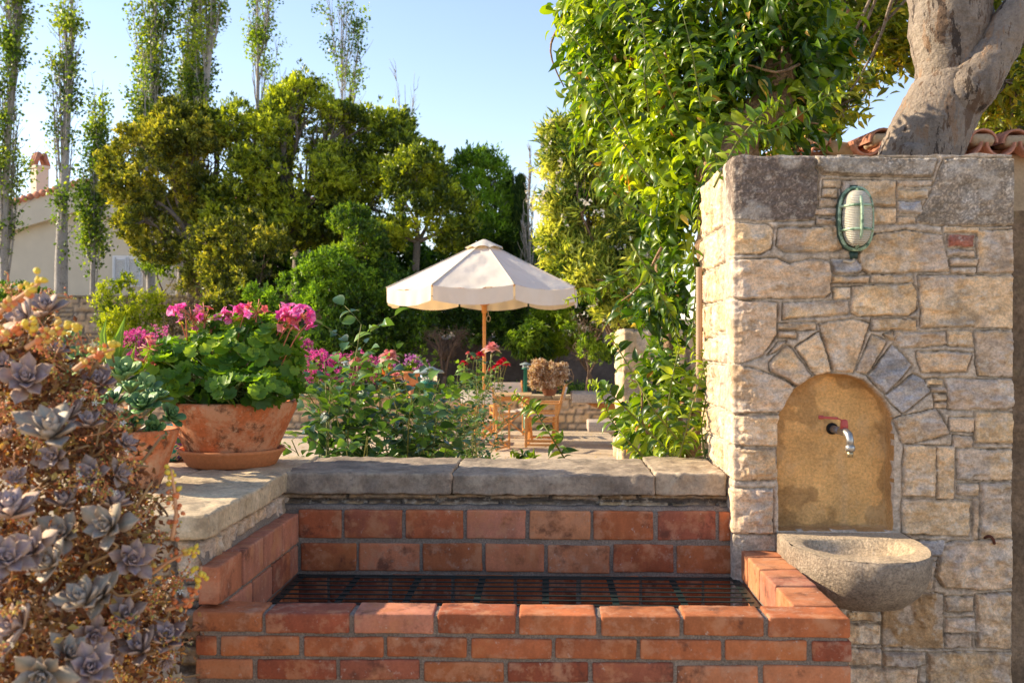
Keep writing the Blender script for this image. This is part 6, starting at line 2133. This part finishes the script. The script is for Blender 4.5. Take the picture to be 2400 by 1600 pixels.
for k in range(0, n, 3):
    s0 = gc + np.array([r.normal() * .06, r.normal() * .05, -.01])
    ms.tube(curve_pts(s0, T[k] - Dn[k] * .01, 6, .06, r, .04), np.linspace(.0034, .0018, 6), 5, np.array([.22, .25, .08]) * r.uniform(.7, 1.2))
ms.build('stems', M_SPOON, ge, True)
M_PNK = leafmat('hot_pink_petal', (.70, .07, .36), (.82, .16, .50), (.90, .42, .68), .4, .6, .2, tcol=(1.2, .9, 1.0))
M_MAG = leafmat('magenta_petal', (.55, .03, .28), (.72, .08, .40), (.85, .28, .58), .4, .6, .2, tcol=(1.2, .9, 1.0))
M_SAL = leafmat('salmon_petal', (.60, .12, .12), (.72, .22, .20), (.80, .35, .36), .4, .6, .2, tcol=(1.1, .8, .8))
M_STK = leafmat('salmon_pedicel', (.50, .16, .08), (.62, .26, .14), (.66, .34, .2), .2)


def umbel(parent, c, R_, mat, seed, n=14, petals=True, up=(0, 0, 1), Ls=.020):
    r = np.random.default_rng(seed)
    d = unit(r.normal(size=(n, 3)) + np.array(up) * .7)
    P, A, N, L = [], [], [], []
    for q in d:
        x = unit(np.cross(q, r.normal(size=3))); y = np.cross(q, x)
        for j in range(5):
            a = j * 2 * math.pi / 5
            v = x * math.cos(a) + y * math.sin(a)
            P.append(c + q * R_); A.append(v + q * .35); N.append(q); L.append(Ls * r.uniform(.8, 1.2))
    P, A, N, L = map(np.array, (P, A, N, L))
    if petals:
        if n <= 8:
            for q in range(n):
                k = slice(5 * q, 5 * q + 5)
                leaf_obj('floret', P[k], A[k], N[k], L[k], L[k] * .85, OVAL, r.uniform(0, 1, 5), mat, parent, True)
            return d
        o = leaf_obj('flower_head', P, A, N, L, L * .85, OVAL, r.uniform(0, 1, len(P)), mat, parent, True)
    else:
        o = None
    return d


def flower(parent, root, x, y, Y, R_, mat, seed, n=14, spider=0, Ls=.02):
    c = D(x, y, Y)
    rr = np.random.default_rng(seed)
    m = MB()
    m.tube(curve_pts(root, c, 8, .05, rr, .03), np.linspace(.0026, .0020, 8), 5, rnd=.3)
    for _ in range(spider):
        d = unit(rr.normal(size=3) + np.array([0, -.1, .25]))
        m.tube([c, c + d * R_ * .7, c + d * R_ * rr.uniform(1, 1.5)], [.0012, .0011, .0018], 4, rnd=rr.uniform(0, 1))
    if n:
        d = umbel(parent, c, R_, mat, seed, n, Ls=Ls)
        for q in d: m.tube([c, c + q * R_], [.0011, .0010], 4, rnd=.6)
    m.build('flower_stem', M_STK, parent, True, rnd=True)


fl = [(694, 728, 3.40, .034, M_PNK, 16, 0, .022), (668, 722, 3.44, .030, M_PNK, 8, 4, .02), (660, 752, 3.42, .03, M_SAL, 9, 6, .02), (645, 720, 3.46, .028, M_PNK, 6, 3, .02), (590, 718, 3.46, .038, M_SAL, 3, 18, .018), (560, 722, 3.42, .030, M_PNK, 6, 8, .019), (532, 724, 3.45, .026, M_PNK, 7, 0, .02),
      (470, 735, 3.44, .042, M_SAL, 4, 20, .018), (440, 728, 3.42, .040, M_PNK, 5, 16, .019), (405, 716, 3.44, .024, M_PNK, 5, 2, .02), (505, 738, 3.46, .02, M_PNK, 4, 4, .018), (345, 800, 3.34, .036, M_SAL, 2, 18, .017), (330, 830, 3.3, .034, M_SAL, 2, 12, .016), (425, 712, 3.42, .02, M_PNK, 3, 0, .018), (715, 735, 3.4, .018, M_PNK, 5, 0, .018)]
for i, (x, y, Y, R_, mt, n_, sp, Ls) in enumerate(fl):
    flower(ge, gc + np.array([(x - 533) * .0007, 0, .05]), x, y, Y, R_, mt, 900 + i, n_, sp, Ls)

# ------------------------------------------------------------------ rose bushes
L_ROSE = leafmat('rose_leaf', (.022, .055, .024), (.05, .115, .042), (.15, .27, .035), .26, .33, .5, tcol=(2.6, 2.4, .5))
L_YNG = leafmat('young_red_leaf', (.30, .07, .03), (.45, .14, .05), (.5, .28, .08), .4, .4)
M_RSTEM = leafmat('rose_stem', (.13, .06, .03), (.16, .16, .04), (.24, .24, .05), .1, .5)
M_RPINK = leafmat('pale_pink_rose_petal', (.70, .25, .26), (.80, .42, .42), (.86, .62, .58), .4, .6, .2, tcol=(1.1, .9, .8))
M_RRED = leafmat('crimson_rose_petal', (.40, .006, .02), (.58, .015, .04), (.68, .05, .09), .35, .5, .3, tcol=(1.2, .8, .8))


def rose(label, bx, Y, region, nst, seed, leafL=.052, tips=(), blooms=(), z0=0.0, gname=None, group=None, mat=L_ROSE):
    r = np.random.default_rng(seed)
    b = D(bx, 1100, Y); b[2] = z0
    t_ = thing('rose_bush', b, label, 'bush', group)
    x0, y0, x1, y1 = region
    tl = [(x, y, Y + r.normal() * .1) for x, y in tips]
    while len(tl) < nst:
        x, y = r.uniform(x0, x1), y0 + (y1 - y0) * r.uniform(0, 1) ** .8
        tl.append((x, y, Y + r.normal() * .22))
    ms = MB()
    P, A, N, L, W_, RR = [], [], [], [], [], []
    for i, (x, y, YY) in enumerate(tl):
        e = D(x, y, YY)
        s0 = b + np.array([(e[0] - b[0]) * .25 + r.normal() * .06, r.normal() * .08, 0])
        n_ = max(int(np.linalg.norm(e - s0) / .045), 8)
        C_ = curve_pts(s0, e, n_, .05, r)
        C_[:, 0] += (e[0] - s0[0]) * (np.linspace(0, 1, n_) ** 1.6 - np.linspace(0, 1, n_)) * .3
        ms.tube(C_, np.linspace(.0062, .0022, n_), 6, rnd=np.repeat(np.linspace(.1, 1, n_), 6), cap=False)
        for q in range(int(n_ * .30), n_):
            if r.random() < .18: continue
            tn = unit(C_[min(q + 1, n_ - 1)] - C_[q - 1])
            a = q * 2.4 + i
            out = unit(np.array([math.cos(a), math.sin(a) * .8, .35]) + tn * .25)
            pl_ = leafL * r.uniform(.9, 1.5)
            ax = C_[q] + out * pl_
            ms.tube([C_[q], C_[q] + out * pl_ * .6 + [0, 0, .004], ax + out * pl_ * .8], [.0014, .0011, .0008], 4, rnd=.7)
            nrm = unit(np.array([0, 0, 1.]) + r.normal(size=3) * .35 - out * .2)
            sd_ = unit(np.cross(out, nrm))
            base_r = np.clip(.40 + r.normal() * .2 + (q > n_ - 4) * .2, 0, 1)
            for (along, side) in ((1.8, 0), (1.15, 1), (1.15, -1), (.55, 1), (.55, -1)):
                if r.random() < .08: continue
                P.append(C_[q] + out * pl_ * along + r.normal(size=3) * .002)
                A.append(unit(out * (1 if side == 0 else .45) + sd_ * side * .9 + np.array([0, 0, -.18 + r.normal() * .2])))
                N.append(unit(nrm + r.normal(size=3) * .25))
                l_ = leafL * r.uniform(.75, 1.15) * (1.1 if side == 0 else .9)
                L.append(l_); W_.append(l_ * .68); RR.append(np.clip(base_r + r.normal() * .08, 0, 1))
    ms.build('stems', M_RSTEM, t_, True, rnd=True)
    leaf_obj('leaves', np.array(P), np.array(A), np.array(N), np.array(L), np.array(W_), OVAL, np.array(RR), mat, t_, True)
    for k, (x, y, YY, s_, mt) in enumerate(blooms):
        bloom(t_, D(x, y, YY), s_, mt, seed * 10 + k, b, ms=None)
    return t_


def bloom(parent, c, s_, mat, seed, root, ms=None, n=26):
    r = np.random.default_rng(seed)
    P, A, N, L = [], [], [], []
    for i in range(n):
        f = i / (n - 1)
        a = i * 2.4
        el = 1.45 * (1 - f) + .1
        d = np.array([math.cos(a) * math.sin(el), math.sin(a) * math.sin(el), math.cos(el)])
        up = np.array([-math.cos(a) * math.cos(el), -math.sin(a) * math.cos(el), math.sin(el)])
        P.append(c + d * s_ * .12 + [0, 0, f * s_ * .1]); A.append(d); N.append(up + r.normal(size=3) * .25); L.append(s_ * (.75 + .3 * (1 - f)) * r.uniform(.85, 1.15))
    P, A, N, L = map(np.array, (P, A, N, L))
    o = leaf_obj('bloom', P, A, N, L, L * .95, CURL, np.clip(np.linspace(.8, .2, n) + r.normal(size=n) * .15, 0, 1), mat, parent, True)
    m = MB()
    q = c + np.array([(root[0] - c[0]) * .12, 0, -.22])
    m.tube(curve_pts(q, c - [0, 0, s_ * .1], 6, .05, r), [.0026, .0025, .0024, .0024, .003, .006], 6, rnd=.8)
    m.build('flower_stem', M_RSTEM, parent, True, rnd=True)


rose('large-leaved rose bush right beside the terracotta bowl, behind the coping', 850, 4.25, (672, 885, 960, 1060), 28, 31, .066,
     tips=((830, 745), (870, 850), (708, 905), (760, 872), (985, 925), (1005, 945), (1030, 1010), (745, 830), (905, 920), (670, 1010), (800, 880)),
     blooms=((822, 832, 4.4, .045, M_RPINK), (905, 870, 4.45, .038, M_RPINK)))
rose('middle rose bush around the green garden light', 985, 5.0, (900, 900, 1030, 1060), 18, 32, .056, tips=((893, 835), (960, 880), (1010, 870), (1040, 900), (930, 890)),
     blooms=((893, 826, 4.9, .048, M_RPINK), (900, 812, 4.9, .020, M_RPINK), (888, 808, 4.92, .014, M_RPINK)), group=None)
rose('small-leaved rose bush in front of the white canvas chair', 1060, 5.6, (1000, 880, 1070, 985), 12, 33, .042, tips=((1130, 820), (1050, 870), (1095, 890)),
     blooms=((1130, 805, 5.6, .050, M_RPINK),))
rose('crimson-flowered rose bush just left of the parasol pole', 1085, 8.2, (1050, 845, 1125, 872), 9, 34, .042, tips=((1065, 835), (1095, 825), (1150, 845)),
     blooms=((1090, 822, 8.2, .036, M_RRED), (1102, 816, 8.2, .036, M_RRED), (1066, 836, 8.2, .034, M_RRED), (1150, 836, 8.1, .038, M_RRED), (1163, 838, 8.15, .034, M_RRED), (1140, 845, 8.1, .034, M_RRED), (1156, 828, 8.15, .03, M_RRED), (1128, 850, 8.15, .03, M_RRED), (1075, 812, 8.2, .02, M_SAL)))
# orange-red new growth
rr = np.random.default_rng(8)
yg = D(893, 868, 4.3)
tt = np.repeat(yg[None], 16, 0) + rr.normal(size=(16, 3)) * [.02, .02, .03]
ob = [o for o in COL.objects if o.name.startswith('rose_bush')][0]
leaf_obj('new_shoot', tt, rr.normal(size=(16, 3)) + [0, 0, .6], rr.normal(size=(16, 3)), .034, .013, OVAL, rr.uniform(0, 1, 16), L_YNG, ob, True)

# ------------------------------------------------------------------ distant flower clumps
def flower_bush(x, y, Y, w, h, label, fmat, seed, z0=BED_Z, dens=420, nfl=70, name='flowering_geranium', L=.045, fs=.022, group='magenta geranium clumps along the bed'):
    r = np.random.default_rng(seed)
    b = D(x, y, Y); b[2] = z0
    t_ = thing(name, b, label, 'bush', group)
    k = Y / 2352
    lbs = [(*D(x + r.normal() * w * .3, y + r.uniform(-.2, .6) * h, Y), w * .45 * k, w * .4 * k, h * .55 * k) for _ in range(5)]
    T, Dn = crown_tips(lbs, dens, r, .25, .36, 4, .3, seed)
    P, A, N, l, W_, _ = sprigs(T, Dn, 4, L, .9, r, 1, 0)
    leaf_obj('leaves', P, A, N, l, W_, DIAMOND, sprigs_r(r.uniform(.2, .8, len(T)), 4, r), L_MID, t_)
    T, Dn = crown_tips(lbs, dens * .30, r, .25, .40, 3, .02, seed)
    kk = (Dn[:, 1] < .5) & (Dn[:, 2] > -.4)
    T, Dn = T[kk] + Dn[kk] * .05, Dn[kk]
    T2 = np.repeat(T, 7, 0) + r.normal(size=(len(T) * 7, 3)) * fs
    P, A, N, l, W_, _ = sprigs(T2, np.repeat(Dn, 7, 0), 3, fs * 1.2, .9, r, 1.3, 0)
    leaf_obj('blossom', P, A, N, l, W_, DIAMOND, r.uniform(0, 1, len(P)), fmat, t_)
    return t_


flower_bush(705, 830, 17.2, 70, 55, 'magenta geranium clump nearest the terracotta bowl', M_MAG, 201)
flower_bush(755, 838, 17.0, 60, 50, 'magenta geranium clump with a few red blooms, second from the bowl', M_MAG, 202)
flower_bush(815, 845, 17.0, 60, 50, 'magenta geranium clump around the small garden light', M_MAG, 203)
flower_bush(850, 850, 17.3, 40, 35, 'right-hand end clump of the magenta geraniums, pinkest at its top', M_PNK, 204)
flower_bush(305, 805, 17.0, 55, 60, 'magenta geranium clump seen between the succulents and the bowl', M_MAG, 205)
flower_bush(345, 780, 17.6, 50, 45, 'pink-flowered clump peeping over the left side of the pot geranium', M_PNK, 206)
flower_bush(690, 800, 17.8, 40, 40, 'upper magenta cluster against the dark hedge by the bowl', M_MAG, 207)


def far_pot(x, y0, y1, w, Y, label, fmat, fs, seed):
    b = D(x, y1, Y)
    k = Y / 2352
    h = (y1 - y0) * k
    t_ = thing('flower_pot', b, label, 'pot', 'terracotta pots in the garden bed')
    R_ = w * .5 * k
    MB().lathe([(0, 0), (R_ * .68, 0), (R_ * .72, .01), (R_ * .93, h * .82), (R_ * 1.04, h * .83), (R_ * 1.04, h), (R_ * .92, h), (R_ * .88, h * .8), (0, h * .8)], b, 32).build('body', M_TERRA2, t_, True)
    MB().lathe([(0, .0), (R_ * .3, -.01), (R_ * .3, -(b[2] - .0) if b[2] < .5 else -.3)], b, 16).build('foot', M_TERRA2, t_, True)
    if fmat:
        flower_bush(x + 10, y0 - 14, Y, w * .9, 22, 'purple-flowered plant growing in the terracotta pot left of the green garden light', fmat, seed, z0=b[2] + h, name='potted_flower', group=None)
    return t_


M_PUR = leafmat('purple_petal', (.35, .08, .30), (.52, .16, .42), (.70, .45, .62), .4, .6, .2, tcol=(1, .8, 1))
far_pot(945, 852, 884, 42, 12.0, 'terracotta pot with purple flowers left of the green garden light', M_PUR, .02, 301)
far_pot(242, 838, 870, 34, 16.8, 'terracotta pot with a thin cane below the rubble wall', None, 0, 302)

# dry grey succulent in a pot on the retaining wall
dp_ = D(1262, 898, 17.7); dp_[2] = BED_Z + .045
dpt = thing('flower_pot', dp_, 'brown pot under the dry grey succulent on the retaining wall', 'pot')
MB().lathe([(0, 0), (.09, 0), (.10, .02), (.135, .11), (.145, .13), (.13, .13), (0, .11)], dp_, 32).build('body', surf('dark_brown_pot', (.20, .075, .035), .8, 9, .2, 60, .2, .2, 60, .003), dpt, True)
r = np.random.default_rng(61)
dsx = thing('dry_succulent', dp_ + [0, 0, .14], 'bushy grey-brown dry succulent sprawling over its pot on the retaining wall', 'succulent')
lbs = [lob(1255, 853, 17.7, 44, 28), lob(1232, 860, 17.6, 26, 22), lob(1285, 858, 17.7, 24, 22), lob(1260, 876, 17.6, 36, 14), lob(1245, 838, 17.8, 26, 14), lob(1290, 843, 17.8, 16, 12), lob(1236, 884, 17.5, 18, 12), lob(1290, 886, 17.5, 16, 10)]
T, Dn = crown_tips(clumps(lbs, r, 8), 420, r, .5, .38, 4, .25, 62)
P, A, N, l, W_, _ = sprigs(T, Dn, 9, .05, .5, r, 1.2, .1, .3)
leaf_obj('leaves', P, A, N, l, W_, DIAMOND, sprigs_r(r.uniform(0, 1, len(T)), 9, r), leafmat('dry_grey_leaf', (.28, .14, .06), (.52, .36, .24), (.72, .66, .60), .2, .6), dsx)
m_ = MB()
for q in range(90):
    a = r.uniform(0, 6.28); s0 = dp_ + [0, 0, .15]
    d = np.array([math.cos(a), math.sin(a), r.uniform(-.2, 1.0)])
    m_.tube(curve_pts(s0, s0 + d * r.uniform(.2, .42), 6, .15, r, .1), np.linspace(.008, .004, 6), 4, (.5, .28, .12))
m_.build('stems', M_BUD, dsx, True)
# low weeds in the bed
T = np.stack([rng.uniform(-7, 5.5, 900), rng.uniform(18.5, 21.5, 900), np.full(900, BED_Z + .04)], 1)
T = T[fbm(T, .8, 3, 5) > .5]
P, A, N, l, W_, _ = sprigs(T, np.tile([0, 0, 1.], (len(T), 1)), 12, .09, .3, rng, 1.0, .3, .6)
o_ = leaf_obj('ground_cover', P, A, N, l, W_, DIAMOND, rng.uniform(0, 1, len(P)), L_MID)
tag(o_, 'low green weeds scattered over the brown garden bed', 'weeds', kind='stuff')
# fallen leaves on the patio
n_ = 900
P = np.stack([rng.uniform(-5, 6, n_), rng.uniform(7, 17.8, n_), np.full(n_, .006)], 1)
A = np.stack([rng.normal(size=n_), rng.normal(size=n_), rng.normal(size=n_) * .1], 1)
o_ = leaf_obj('fallen_leaves', P, A, np.tile([0, 0, 1.], (n_, 1)) + rng.normal(size=(n_, 3)) * .2, .05, .022, DIAMOND, rng.uniform(0, 1, n_), leafmat('fallen_leaf', (.3, .17, .05), (.55, .38, .12), (.7, .6, .3), .2))
tag(o_, 'dry yellow leaves scattered over the paving', 'leaves', kind='stuff')
